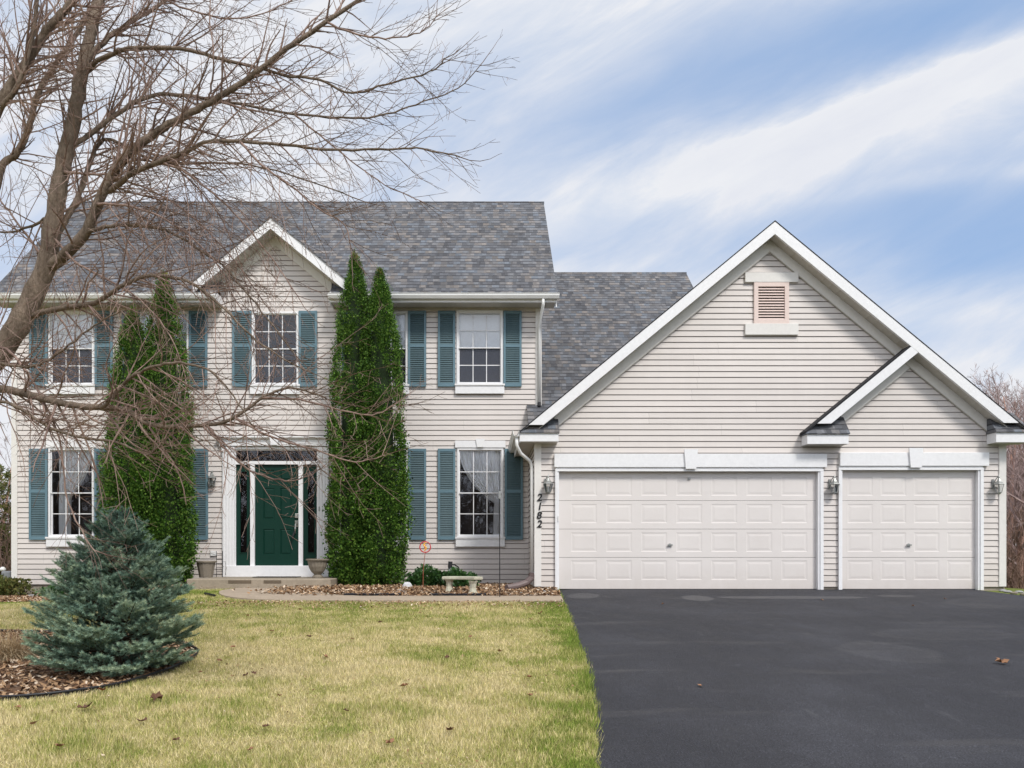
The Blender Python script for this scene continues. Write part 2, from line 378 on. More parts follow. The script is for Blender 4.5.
# driveway as its own slightly higher sheet with ragged edge
yy=np.arange(-8,15.62,.12); rows=[]
V=[];Fc=[]
us=np.linspace(0,1,30)
for i,y in enumerate(yy):
    l=float(drv_left(y))+.016*math.sin(y*9.1)+.012*math.sin(y*23+1)+random.uniform(-.012,.012); r=float(drv_right(y))
    for u in us:
        x=l+(r-l)*u; e=min(u*(r-l),.06)/.06
        V.append((x,y,float(zg(x,y))+.002+.022*e))
n=len(us)
Fc=np.array([[i*n+j,i*n+j+1,(i+1)*n+j+1,(i+1)*n+j] for i in range(len(yy)-1) for j in range(n-1)])
# skirt on left edge
tag(raw('driveway',V,Fc,M['asphalt'],None,True),'black sealed asphalt driveway with pale puddle marks',kind='structure')

def inpoly(px,py,poly):
    res=np.zeros(len(px),bool); j=len(poly)-1
    for i in range(len(poly)):
        xi,yi=poly[i]; xj,yj=poly[j]
        c=((yi>py)!=(yj>py))&(px<(xj-xi)*(py-yi)/(yj-yi+1e-12)+xi); res^=c; j=i
    return res
def smooth_poly(pts,n=8,closed=True):
    out=[];m=len(pts)
    for i in range(m if closed else m-1):
        p0,p1,p2,p3=[Vector((*(pts[(i+k)%m] if closed else pts[min(max(i+k,0),m-1)]),0)) for k in (-1,0,1,2)]
        for s in range(n):
            t=s/n; q=.5*((2*p1)+(-p0+p2)*t+(2*p0-5*p1+4*p2-p3)*t*t+(-p0+3*p1-3*p2+p3)*t**3); out.append((q.x,q.y))
    if not closed: out.append(pts[-1])
    return out
# island bed with spruce, edged
BED=smooth_poly([(-8.2,8.6),(-7.2,7.3),(-5.6,6.8),(-3.95,6.88),(-3.32,7.2),(-3.05,7.65),(-2.92,8.4),(-3.08,9.2),(-3.9,10.0),(-5.3,10.35),(-7.0,10.3)])
def sheet_poly(name,poly,m,dz,label,grid=.25):
    import bmesh
    bm=bmesh.new(); vs=[bm.verts.new((x,y,0)) for x,y in poly]; f=bm.faces.new(vs)
    xa=[p[0] for p in poly]; ya=[p[1] for p in poly]
    for k in range(int((max(xa)-min(xa))/grid)):
        bmesh.ops.bisect_plane(bm,geom=bm.verts[:]+bm.edges[:]+bm.faces[:],plane_co=(min(xa)+(k+1)*grid,0,0),plane_no=(1,0,0))
    for k in range(int((max(ya)-min(ya))/grid)):
        bmesh.ops.bisect_plane(bm,geom=bm.verts[:]+bm.edges[:]+bm.faces[:],plane_co=(0,min(ya)+(k+1)*grid,0),plane_no=(0,1,0))
    for v in bm.verts: v.co.z=float(zg(v.co.x,v.co.y))+dz(v.co.x,v.co.y)
    bmesh.ops.recalc_face_normals(bm,faces=bm.faces[:])
    me=bpy.data.meshes.new(name); bm.to_mesh(me); bm.free()
    if me.polygons and me.polygons[0].normal.z<0: me.flip_normals()
    me.materials.append(m); o=bpy.data.objects.new(name,me); C.objects.link(o); return tag(o,label,kind='structure')
sheet_poly('mulch_bed',BED,M['mulch'],lambda x,y:.02,'brown mulch and leaf bed around the blue spruce')
HB=[(-9.9,15.0),(-8,14.95),(-6.6,15.1),(-5.35,15.2),(-5.35,15.72),(-2.7,15.72),(-2.6,14.5),(-2.0,14.25),(1.38,14.25),(1.38,15.45),(1.0,15.45),(1.0,17.5),(-2.77,17.5),(-5.3,17.5),(-9.9,17.5)]
sheet_poly('planting_bed',HB,M['mulch'],lambda x,y:.012,'leaf covered planting bed along the house front')
# walk and rounded landing
WALK=[(-4.55,15.71)]
land=[(-4.50,15.5),(-4.60,15.05),(-4.40,14.45),(-4.0,13.98),(-3.4,13.70),(-2.6,13.61)]
WALK=smooth_poly([(-4.45,15.7)]+land+[(-1.0,13.56),(1.33,13.55)],5,False)+[(1.36,14.24),(-2.0,14.24),(-2.62,14.5),(-2.72,15.0),(-2.75,15.7)]
wk=sheet_poly('walkway',WALK,M['walk'],lambda x,y:.035,'curved concrete walk and rounded landing before the porch')
s_=MB()
for i in range(len(WALK)):
    a=WALK[i];b=WALK[(i+1)%len(WALK)]
    s_.poly([(a[0],a[1],float(zg(*a))+.035),(b[0],b[1],float(zg(*b))+.035),(b[0],b[1],float(zg(*b))-.05),(a[0],a[1],float(zg(*a))-.05)])
s_.build('walkway_edge',M['walk'],wk)

# ---------------------------------------------------------------- HOUSE
house=thing('house','two storey house with pale vinyl siding, grey shingle roof and three car garage','house',(0,DH,1.1))
H=house
EXP=.1058
def siding(mb,z0,z1,ivals,mapf,proj=.019,exp=EXP):
    k=0; z=z0
    while z<z1-1e-4:
        zt=min(z+exp,z1); zm=(z+zt)/2
        a=ivals(z+1e-4); b=ivals(zt-1e-4); c=ivals(zm)
        if not(len(a)==len(b)==len(c)): a=b=c
        for (a0,a1),(b0,b1),(c0,c1) in zip(a,b,c):
            if abs(c0-(a0+b0)/2)>.02: a0=b0=c0
            if abs(c1-(a1+b1)/2)>.02: a1=b1=c1
            if a1<=a0: continue
            if b1<b0: b0=b1=(b0+b1)/2
            P=lambda u,d,zz: mapf(u,d,zz)
            # dutch-style double lap: face leans out toward its lower edge
            g=min(.014,(zt-z)*.3); f=g/(zt-z)
            q0,q1=b0+(a0-b0)*f,b1+(a1-b1)*f
            mb.poly([P(a0,proj,z),P(a1,proj,z),P(q1,.006,zt-g),P(q0,.006,zt-g)])
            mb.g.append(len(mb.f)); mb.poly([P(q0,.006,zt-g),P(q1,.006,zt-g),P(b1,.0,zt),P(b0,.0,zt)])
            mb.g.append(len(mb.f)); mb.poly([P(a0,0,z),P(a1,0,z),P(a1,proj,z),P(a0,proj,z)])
        z=zt
def minus(iv,holes):
    for h0,h1 in holes:
        o=[]
        for a,b in iv:
            if h1<=a or h0>=b: o.append((a,b)); continue
            if h0>a: o.append((a,h0))
            if h1<b: o.append((h1,b))
        iv=o
    return iv
Zb=1.13
# --- windows table: (frame px0, px1, row top, row bottom, kind)
WIN=[(49.5,94.5,312,385,'blind'),(141,189,312,385,'blind'),(252.5,298.7,312.5,385,'bare'),(360.5,407.5,312,385,'blind'),(457,502.6,311,384.5,'blind'),
     (49.5,94.5,448.6,537,'curtain_l'),(141,189,448.6,537,'curtain_l'),(360.5,407.5,448.6,537,'curtain_r'),(457.5,503,448.6,537,'curtain_r')]
WR=[(X(a,DH),X(b,DH),Z(d,DH),Z(c,DH),k) for a,b,c,d,k in WIN]
DOOR=(X(235,DH),X(318,DH),1.2,Z(449.5,DH))
XL=X(12.3,DH); XR=X(541,DH)
GAX=-4.203; GAZ=8.53; GP=.83
def house_iv(z):
    if z<6.80: iv=[(XL,XR)]
    else:
        w=(GAZ-.30-z)/GP; iv=[(max(GAX-w,-5.28*1.012),min(GAX+w,-3.02*1.02))]
    holes=[(a,b) for a,b,c,d,k in WR if c+.02<z<d-.02]
    if DOOR[2]<z<DOOR[3]: holes.append(DOOR[:2])
    return minus(iv,holes)
mb=MB(); siding(mb,Zb,8.2,house_iv,lambda u,d,z:(u,DH-d,z)); mb.build('siding_front',M['siding'],H)
# end walls and rear of the main block
mb=MB(); DB=24.0
def end_iv(z):
    a=DE+.45; b=DB
    if z>6.9:
        t=(z-6.9)/.927; a=17.5+t-.35 if 17.5+t-.35>17.5 else 17.5; b=DB-(a-17.5)
    return [(a,b)] if b>a else []
siding(mb,Zb,10.2,end_iv,lambda u,d,z:(XL-d,u,z)); mb.build('siding_end',M['siding'],H); mb=MB(); siding(mb,Zb,10.2,end_iv,lambda u,d,z:(XR-.002+d,u,z)); mb.build('siding_end',M['siding'],H)
MB().box(XL+.02,XR-.02,DB-.05,DB,.8,6.9).build('rear_wall',M['siding'],H)
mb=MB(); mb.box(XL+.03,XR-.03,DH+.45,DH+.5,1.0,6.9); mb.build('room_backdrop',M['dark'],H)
# foundation
mb=MB(); mb.box(XL+.03,XR,DH+.02,DB-.06,.5,Zb+.01); mb.build('foundation',M['found'],H)
# corner boards
mb=MB()
mb.box(XL-.005,XL+.115,DH-.030,DH+.1,Zb-.01,6.80); mb.build('corner_board',M['frieze'],H)
MB().box(X(535.5,DH),XR+.012,DH-.030,DH+.1,4.72,6.80).build('corner_board',M['frieze'],H)
# --- windows
def window(x0,x1,z0,z1,kind,lower):
    w=.032
    f=MB().frame(x0,x1,DH-.045,DH+.06,z0,z1,w)
    fo=f.build('window',M['trim'],H)
    MB().frame(x0-.012,x1+.012,DH-.030,DH-.0,z0-.01,z1+.012,.040).build('casing',M['trim'],fo)
    zm=z0+(z1-z0)*.497
    xi0,xi1=x0+w,x1-w
    # reveal + dark room behind
    r=MB(); y0,y1=DH+.06,DH+.42
    for q in ([(xi0,y0,z0),(xi0,y1,z0),(xi0,y1,z1),(xi0,y0,z1)],[(xi1,y0,z0),(xi1,y1,z0),(xi1,y1,z1),(xi1,y0,z1)],[(xi0,y0,z1),(xi1,y0,z1),(xi1,y1,z1),(xi0,y1,z1)],[(xi0,y0,z0),(xi1,y0,z0),(xi1,y1,z0),(xi0,y1,z0)],[(xi0,y1,z0),(xi1,y1,z0),(xi1,y1,z1),(xi0,y1,z1)]): r.poly(q)
    r.build('room_recess',M['room'],fo)
    for (a,b,yy,nm,g) in ((zm-.01,z1-w,DH-.012,'upper_sash','glass'),(z0+w,zm+.02,DH+.022,'lower_sash','screen' if kind=='blind' else 'glass')):
        s=MB().frame(xi0,xi1,yy,yy+.03,a,b,.020)
        ax0,ax1=xi0+.020,xi1-.020; az0,az1=a+.020,b-.020
        for k in (1,2):
            xx=ax0+(ax1-ax0)*k/3; s.box(xx-.008,xx+.008,yy+.006,yy+.02,az0,az1)
        zz=(az0+az1)/2
        for k in range(3):
            xa=ax0+(ax1-ax0)*k/3+(.008 if k else 0); xb=ax0+(ax1-ax0)*(k+1)/3-(.008 if k<2 else 0); s.box(xa,xb,yy+.006,yy+.02,zz-.008,zz+.008)
        s.build('sash',M['trim'],fo)
        MB().poly([(ax0-.004,yy+.013,az0),(ax1+.004,yy+.013,az0),(ax1+.004,yy+.013,az1),(ax0-.004,yy+.013,az1)]).build('pane',M[g],fo)
    if kind=='blind':
        MB().box(xi0+.004,xi1-.004,DH+.035,DH+.038,zm+.0,z1-.02).build('roller_blind',M['blind'],fo)
    if kind.startswith('curtain'):
        # swept sheer curtain: pleated sheet gathered to one side
        mbc=MB(); N=70; R_=24
        side=-1 if kind.endswith('l') else 1
        for i in range(R_+1):
            t=i/R_; z=z1-.03-(z1-z0-.08)*t
            wl=(xi1-xi0)
            hang=.15+.85*(math.cos(min(t/.62,1)*math.pi/2)**.8) if t<.62 else .15+.10*(t-.62)
            if kind.endswith('r'): xa=xi1-.02-wl*.97*hang; xb=xi1-.02
            else: xa=xi0+.02+wl*.12; xb=xa+wl*.8*max(hang,.35 if t<.9 else .35)
            for j in range(N+1):
                u=j/N; xx=xa+(xb-xa)*u
                mbc.v.append((xx,DH+.075+.018*math.sin(u*58+t*1.2)+.012*math.sin(u*23+t*5),z))
        for i in range(R_):
            for j in range(N):
                q=i*(N+1)+j; mbc.f.append((q,q+1,q+N+2,q+N+1))
        mbc.build('curtain',M['curtain'],fo,smooth=True)
    # sill / apron board
    MB().box(x0-.035,x1+.035,DH-.075,DH-.046,z0-.20,z0-.005).build('sill',M['trim'],fo,bevel=.004)
    MB().box(x0-.045,x1+.045,DH-.095,DH-.076,z0-.035,z0-.0).build('sill',M['trim'],fo)
    if lower:
        MB().box(x0-.05,x1+.05,DH-.060,DH-.031,z1+.013,z1+.155).build('header',M['trim'],fo,bevel=.004)
        xm=(x0+x1)/2
        MB().prism_xz([(xm-.065,z1+.02),(xm+.065,z1+.02),(xm+.095,z1+.19),(xm-.095,z1+.19)],DH-.085,DH-.061).build('keystone',M['trim'],fo)
    return fo
for (a,b,c,d,k) in WR: window(a,b,c,d,k,c<3)
# --- shutters
def shutter(p0,p1,r0,r1,shade=False):
    x0,x1=X(p0,DH),X(p1,DH); z0,z1=Z(r1,DH),Z(r0,DH)
    f=MB(); y0,y1=DH-.060,DH-.030; w=.045; zm=(z0+z1)/2+.06
    f.box(x0,x0+w,y0,y1,z0,z1); f.box(x1-w,x1,y0,y1,z0,z1)
    for a,b in ((z0,z0+.07),(zm-.03,zm+.03),(z1-.06,z1)): f.box(x0+w,x1-w,y0+.002,y1,a,b)
    so=f.build('shutter',M['shutter_shade'] if shade else M['shutter_edge'],H)
    l=MB(); l.box(x0+w,x1-w,y1-.006,y1-.002,z0+.07,z1-.06)
    for a,b in ((z0+.07,zm-.03),(zm+.03,z1-.06)):
        n=int((b-a)/.037); s=(b-a)/n
        for k in range(n):
            zz=a+k*s; l.prism_yz([(y0+.004,zz+.004),(y0+.010,zz),(y1-.004,zz+s*.85),(y1-.008,zz+s*.9)],x0+w,x1-w)
    l.build('louvers',M['shutter_shade'] if shade else M['shutter'],so)
for a,b in ((30.5,48.7),(95.8,113.7),(122.8,140.4),(189.8,208),(233,251.8),(299.2,317.5),(342.5,359.8),(408.2,426.3),(438,455.3),(503.4,521.5)): shutter(a,b,311.5,387)
for a,b in ((30.3,48.6),(95.5,113.2),(122.5,140.2),(190,208.7),(342,359.6),(408.4,426.3),(438,455.5)): shutter(a,b,449,539.8)
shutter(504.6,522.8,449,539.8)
# --- front door set
fd=MB(); yD=DH
x0,x1=X(235,DH),X(318,DH); zt=Z(449.5,DH); zs=Z(565.6,DH); zt2=Z(461.2,DH); zt3=Z(464.5,DH)
xo0,xo1=X(223.3,DH),X(329.3,DH)
ds=MB()
ds.box(xo0,x0,DH-.07,DH-.0,1.285,Z(447,DH)); ds.box(x1,xo1,DH-.07,DH-.0,1.285,Z(447,DH))
ds.box(x0,x1,DH-.05,DH+.10,zt,Z(447,DH))
so=ds.build('door_surround',M['trim'],H,bevel=.006)
for a,b in ((xo0,x0),(x1,xo1)):
    n=4
    f=MB()
    for k in range(n):
        q=a+(b-a)*(k+.5)/n; f.box(q-.012,q+.012,DH-.078,DH-.071,1.5,Z(452,DH))
    f.box(a-.012,b+.012,DH-.085,DH-.0715,Z(452,DH)+.001,Z(447.5,DH))
    f.build('pilaster',M['trim'],so)
MB().box(X(220.4,DH),X(329.9,DH),DH-.10,DH-.0,Z(446.5,DH),Z(440.2,DH)).build('header',M['trim'],so,bevel=.005)
MB().prism_yz([(DH-.10,Z(440.1,DH)),(DH-.17,Z(438.6,DH)),(DH-.17,Z(437.4,DH)),(DH-.0,Z(437.4,DH)),(DH-.0,Z(440.1,DH))],X(218,DH),X(332,DH)).build('crown_molding',M['trim'],so)
xm=(xo0+xo1)/2
MB().prism_xz([(xm-.07,Z(446,DH)),(xm+.07,Z(446,DH)),(xm+.10,Z(436,DH)),(xm-.10,Z(436,DH))],DH-.19,DH-.172).build('keystone',M['trim'],so)
# jambs, mullions, sill
j=MB(); px=lambda a:X(a,DH)
j.box(x0,x0+.02,DH-.02,DH+.10,zs,zt); j.box(x1-.02,x1,DH-.02,DH+.10,zs,zt)
j.box(x0+.02,x1-.02,DH-.03,DH+.08,zt3,zt2); j.box(x0+.02,x1-.02,DH-.02,DH+.08,zt-.018,zt)
for a,b in ((250.6,254.9),(298.8,303.1)): j.box(px(a),px(b),DH-.03,DH+.08,zs,zt3)
j.build('door_frame',M['trim'],so)
MB().box(px(227),px(322),DH-.09,DH+.10,1.282,zs).build('threshold',M['trim'],so,bevel=.008)
MB().poly([(x0+.02,DH+.03,zt2),(x1-.02,DH+.03,zt2),(x1-.02,DH+.03,zt-.018),(x0+.02,DH+.03,zt-.018)]).build('transom_pane',M['glass'],so)
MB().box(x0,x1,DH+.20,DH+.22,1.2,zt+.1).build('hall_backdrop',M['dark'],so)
def panelled(x0,x1,z0,z1,panels,y,mt,name,parent,gd=.012,gw=.016,th=.04,bevel=0):
    """slab with moulded raised panels: full stiles and rails in front, recessed ring, raised field"""
    xsx=sorted(set([x0,x1]+[p[0] for p in panels]+[p[1] for p in panels])); zsz=sorted(set([z0,z1]+[p[2] for p in panels]+[p[3] for p in panels]))
    m=MB()
    def isp(a,b,c,d): return any(abs(a-p[0])<1e-6 and abs(b-p[1])<1e-6 and abs(c-p[2])<1e-6 and abs(d-p[3])<1e-6 for p in panels)
    for i in range(len(xsx)-1):
        for k in range(len(zsz)-1):
            a,b,c,d=xsx[i],xsx[i+1],zsz[k],zsz[k+1]
            if isp(a,b,c,d):
                lv=[(0,0),(gw*.5,gd),(gw*1.1,gd),(gw*2.2,gd*.15)]
                rings=[[(a+o,y+dp,c+o),(b-o,y+dp,c+o),(b-o,y+dp,d-o),(a+o,y+dp,d-o)] for o,dp in lv]
                for r in range(3):
                    for q in range(4):
                        m.poly([rings[r][q],rings[r][(q+1)%4],rings[r+1][(q+1)%4],rings[r+1][q]])
                m.poly(rings[3])
            else: m.poly([(a,y,c),(b,y,c),(b,y,d),(a,y,d)])
    m.poly([(x0,y+th,z0),(x1,y+th,z0),(x1,y+th,z1),(x0,y+th,z1)])
    for q in ([(x0,y,z0),(x0,y+th,z0),(x0,y+th,z1),(x0,y,z1)],[(x1,y,z0),(x1,y+th,z0),(x1,y+th,z1),(x1,y,z1)],[(x0,y,z1),(x1,y,z1),(x1,y+th,z1),(x0,y+th,z1)],[(x0,y,z0),(x1,y,z0),(x1,y+th,z0),(x0,y+th,z0)]): m.poly(q)
    return m.build(name,mt,parent)
R=lambda a:Z(a,DH)
cols=((263,274.2),(280,291.2)); rws=((480,470),(519,488),(554.5,529))
door=panelled(px(254.9),px(298.8),zs,zt3,[(px(a),px(b),R(c),R(d)) for a,b in cols for c,d in rws],DH+.02,M['green'],'front_door',H)
door['label']='dark green six panel front door with nickel handle'
hd=MB(); hx=px(296.4)
hd.box(hx-.03,hx+.03,DH-.012,DH+.018,R(518),R(513.5)); hd.build('deadbolt',M['chrome'],door,bevel=.006)
hd=MB(); hd.box(hx-.028,hx+.028,DH-.006,DH+.018,R(527),R(520.5))
hd.tube([(hx,DH-.01,R(522)),(hx-.005,DH-.06,R(524)),(hx-.01,DH-.065,R(529)),(hx-.02,DH-.01,R(533))],.014,8)
hd.build('door_handle',M['chrome'],door)
hd=MB().tube([(hx-.02,DH-.03,R(531)),(hx-.06,DH-.045,R(536)),(hx-.07,DH-.04,R(539))],.02,8); hd.build('key_tag',M['blackmetal'],door)
for a,b,g0,g1 in ((235.8,250.6,240.2,246.8),(303.1,317.4,307.8,314.2)):
    m=MB(); A,B,G0,G1=px(a),px(b),px(g0),px(g1); gz0,gz1=R(552.5),R(471.5)
    m.box(A,G0,DH+.02,DH+.05,zs,zt3); m.box(G1,B,DH+.02,DH+.05,zs,zt3); m.box(G0,G1,DH+.02,DH+.05,zs,gz0); m.box(G0,G1,DH+.02,DH+.05,gz1,zt3)
    m.frame(G0-.02,G1+.02,DH+.008,DH+.0195,gz0-.02,gz1+.02,.02)
    sl=m.build('sidelight',M['green'],H)
    MB().poly([(G0,DH+.035,gz0),(G1,DH+.035,gz0),(G1,DH+.035,gz1),(G0,DH+.035,gz1)]).build('pane',M['glass'],sl)
MB().box(px(319.2),px(320.6),DH-.084,DH-.0715,R(511.5),R(506.8)).build('doorbell',M['pewter'],H,bevel=.004)
MB().box(px(211),px(217.5),DH-.05,DH-.02,R(556),R(551)).build('outlet_cover',M['gutter'],H,bevel=.005)
# porch slab belongs to the house
p=MB().box(X(186,15.7),X(330.5,15.7),15.72,DH+.015,.7,1.28); p.build('porch_slab',M['concrete'],H,bevel=.02)
mb=MB()
for a,b in ((228,251),(263.5,281)): mb.box(X(a,15.7),X(b,15.7),15.712,15.7195,Z(583.2,15.7),Z(580.3,15.7))  # two darker rectangles on the porch front face
mb.build('porch_patch',simple('dark_patch',(.13,.10,.07),.9,.2,20),H)

# --- roofs
# main roof planes
RZ0=6.966; RP=.918; YR=20.75; RZ=RZ0+RP*(YR-DE)
XA,XB=-9.86,1.555
def mr(x,y): return (x,y,RZ0+RP*(y-DE))
def mrb(x,y): return (x,y,RZ-RP*(y-YR))
gL,gR=-5.30,-3.02
m=MB(); t=.035
m.slab([mr(XA,DE-.06),mr(gL,DE-.06),mr(gL,DH),mr(XA,DH)],t); m.slab([mr(gR,DE-.06),mr(XB,DE-.06),mr(XB,DH),mr(gR,DH)],t)
m.slab([mr(XA,DH),mr(XB,DH),mr(XB,YR),mr(XA,YR)],t); m.slab([mrb(XA,YR),mrb(XB,YR),mrb(XB,24.45),mrb(XA,24.45)],t)
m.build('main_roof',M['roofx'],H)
MB().tube([(XA-.01,YR,RZ-.01),(XB+.01,YR,RZ-.01)],.03,8).build('ridge_cap',M['roofx'],H)
m=MB()
for xx in (XA+.01,XB-.035):
    m.prism_yz([(DE,RZ0-.04),(YR,RZ-.04),(YR,RZ-.26),(DE,RZ0-.26)],xx,xx+.025); m.prism_yz([(YR,RZ-.04),(24.45,RZ-.04-RP*3.7),(24.45,RZ-.26-RP*3.7),(YR,RZ-.26)],xx,xx+.025)
m.build('rake_board',M['trim'],H)
# fascia, soffit, gutter
m=MB()
for a,b in ((XA+.04,gL),(gR,XB-.04)): m.box(a,b,DE,DE+.02,6.80,6.93)
m.build('fascia',M['trim'],H)
m=MB()
for a,b in ((XA+.04,gL),(gR,XB-.04)): m.box(a,b,DE+.021,DH,6.815,6.83)
k=XA+.1
while k<XB-.1:                                 # grooved soffit panels
    if not(gL-.02<k<gR+.02): m.box(k,k+.012,DE+.03,DH-.04,6.808,6.8149)
    k+=.15
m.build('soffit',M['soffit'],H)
m=MB()
for xx in (gL-.02,gR): m.box(xx,xx+.02,DE+.021,DH-.0,6.80,RZ0+.05)
m.build('eave_return',M['trim'],H)
def gutter(a,b,ax='x',y=DE,z=6.955,name='gutter'):
    m=MB(); pr=[(-.001,0),(-.004,-.10),(-.085,-.10),(-.115,-.045),(-.115,-.005),(-.125,-.005),(-.125,.0),(-.105,.0),(-.105,-.045),(-.08,-.09),(-.012,-.09),(-.012,0)]
    if ax=='x': m.prism_yz([(y+p,z+q) for p,q in pr],a,b)
    else: m.prism_xz([(y+p,z+q) for p,q in pr],a,b)
    return m.build(name,M['gutter'],H)
gutter(XA,gL+.02); gutter(gR-.02,XB+.03)
# upper downspout
mb=MB(); mb.tube([(X(543,DE),DE-.05,6.85),(X(543,DE),DE-.05,6.74),(1.20,DH-.12,6.42),(1.215,DH-.075,6.30),(1.215,DH-.075,4.86)],.032,8)
dsu=mb.build('downspout',M['gutter'],H,smooth=True)
MB().tube([(1.215,DH-.075,4.859),(1.215,DH-.09,4.78)],.036,8).build('downspout_outlet',M['blackmetal'],dsu)
# front gable on main roof
def gz(x): return GAZ-GP*abs(x-GAX)
hw=1.56; m=MB(); yb=DE-.02
for s in (-1,1):
    e=GAX+s*hw; ze=gz(e)
    # meets main roof plane
    ym=lambda z: DE+(z-RZ0)/RP
    m.slab([(e,yb,ze),(GAX,yb,GAZ),(GAX,ym(GAZ)+.03,GAZ),(e,ym(ze)+.03,ze)] if s<0 else [(GAX,yb,GAZ),(e,yb,ze),(e,ym(ze)+.03,ze),(GAX,ym(GAZ)+.03,GAZ)],t)
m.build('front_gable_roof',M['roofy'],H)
m=MB(); fz=.04
for s in (-1,1):
    e=GAX+s*(hw-.005); ze=gz(e)
    a=[(GAX,GAZ-t-.002),(e,ze-t-.002),(e,ze-.25),(GAX,GAZ-.25)]; m.prism_xz(a,DE,DE+.025)
m.build('gable_fascia',M['trim'],H)
m=MB()
for s in (-1,1):
    e=GAX+s*1.36; ze=gz(e)
    m.prism_xz([(GAX,GAZ-.235),(e,ze-.235),(e,ze-.245),(GAX,GAZ-.245)],DE+.026,DH)
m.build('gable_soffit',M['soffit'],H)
m=MB()
for s in (-1,1):
    e=GAX+s*(1.15); ze=gz(e)
    m.prism_xz([(GAX,GAZ-.246),(e,ze-.246),(e,ze-.44),(GAX,GAZ-.44)],DH-.035,DH-.001)
m.build('gable_frieze',M['frieze'],H)
MB().prism_xz([(gL+.02,6.7),(gR-.02,6.7),(gR-.02,7.2),(GAX,8.15),(gL+.02,7.2)],DH+.01,DH+.03).build('gable_sheathing',M['siding'],H)

# ---- link roof behind garage
LX0,LX1=.96,5.6; LY0,LZ0,LP=16.4,3.93,.822; LYR=23.1; LZR=LZ0+LP*(LYR-LY0)
lr=lambda x,y:(x,y,LZ0+LP*(y-LY0)); lrb=lambda x,y:(x,y,LZR-LP*(y-LYR))
m=MB(); m.slab([lr(LX0,LY0),lr(LX1,LY0),lr(LX1,DH-.02),lr(LX0,DH-.02)],t); m.slab([lr(XR+.02,DH-.02),lr(LX1,DH-.02),lr(LX1,LYR),lr(XR+.02,LYR)],t)
m.slab([lrb(XR+.02,LYR),lrb(LX1,LYR),lrb(LX1,28),lrb(XR+.02,28)],t); m.build('rear_wing_roof',M['roofx'],H)
MB().tube([(XR,LYR,LZR-.015),(LX1+.01,LYR,LZR-.015)],.03,8).build('ridge_cap',M['roofx'],H)
MB().prism_yz([(17.9,1.0),(27.6,1.0),(27.6,5.4),(LYR,LZR-.12),(17.9,4.9)],XR+.05,LX1-.25).build('rear_wing_wall',M['siding'],H)
m=MB(); m.prism_yz([(LY0+1,LZ0+LP-.04),(LYR,LZR-.04),(LYR,LZR-.24),(LY0+1,LZ0+LP-.24)],LX1-.03,LX1-.005); m.build('rake_board',M['trim'],H)

# ---- garage
def band(f,xa,xb,o0,o1): return [(xa,f(xa)-o1),(xb,f(xb)-o1),(xb,f(xb)-o0),(xa,f(xa)-o0)]
gx0,gx1=1.009,9.524; AX,AZ,AP=5.25,7.672,.825
bz=lambda x:AZ-AP*abs(x-AX)
SX,SZ,SP=5.713,3.858,.82
sz=lambda x:SZ+SP*(x-SX)
XI=(AZ+AP*AX-SZ+SP*SX)/(AP+SP); ZI=bz(XI)
# door openings
D1=(X(559,15.4),X(818.4,15.39)); D2=(X(842.6,15.39),X(978.5,15.39)); GZ0=1.085; GZ1=Z(469.5,DG)
def gar_iv(z):
    w=(AZ-.30-z)/AP; a=max(gx0,AX-w); b=min(gx1,AX+w)
    if b<=a: return []
    iv=[(a,b)]
    if z<GZ1+.06: iv=minus(iv,[(D1[0]-.05,D1[1]+.06),(D2[0]-.05,D2[1]+.07)])
    return iv
m=MB(); siding(m,1.145,7.35,gar_iv,lambda u,d,z:(u,DG-d,z)); m.build('garage_siding',M['siding'],H)
m=MB(); siding(m,1.145,3.85,lambda z:[(DG,DH)],lambda u,d,z:(gx0-d,u,z)); siding(m,1.145,3.9,lambda z:[(DG,23)],lambda u,d,z:(gx1+d,u,z)); m.build('garage_side_siding',M['siding'],H)
m=MB()
for a,b in ((gx0-.02,D1[0]-.05),(D1[1]+.05,D2[0]-.05),(D2[1]+.06,gx1+.02)): m.box(a,b,DG+.012,DG+.25,.8,1.148)
m.box(gx0+.01,gx0+.2,DG+.26,DH,.8,1.148); m.build('garage_foundation',M['found'],H)
MB().box(gx0+.05,gx1-.05,22.9,23,.6,3.9).build('garage_rear_wall',M['siding'],H)
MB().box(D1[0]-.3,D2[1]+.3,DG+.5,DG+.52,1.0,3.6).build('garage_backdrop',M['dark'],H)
# corner boards
MB().box(gx0-.022,X(541.2,DG),DG-.034,DG+.11,1.15,3.74).build('corner_board',M['frieze'],H)
MB().box(X(998.2,DG),gx1+.022,DG-.034,DG+.11,1.15,3.74).build('corner_board',M['frieze'],H)
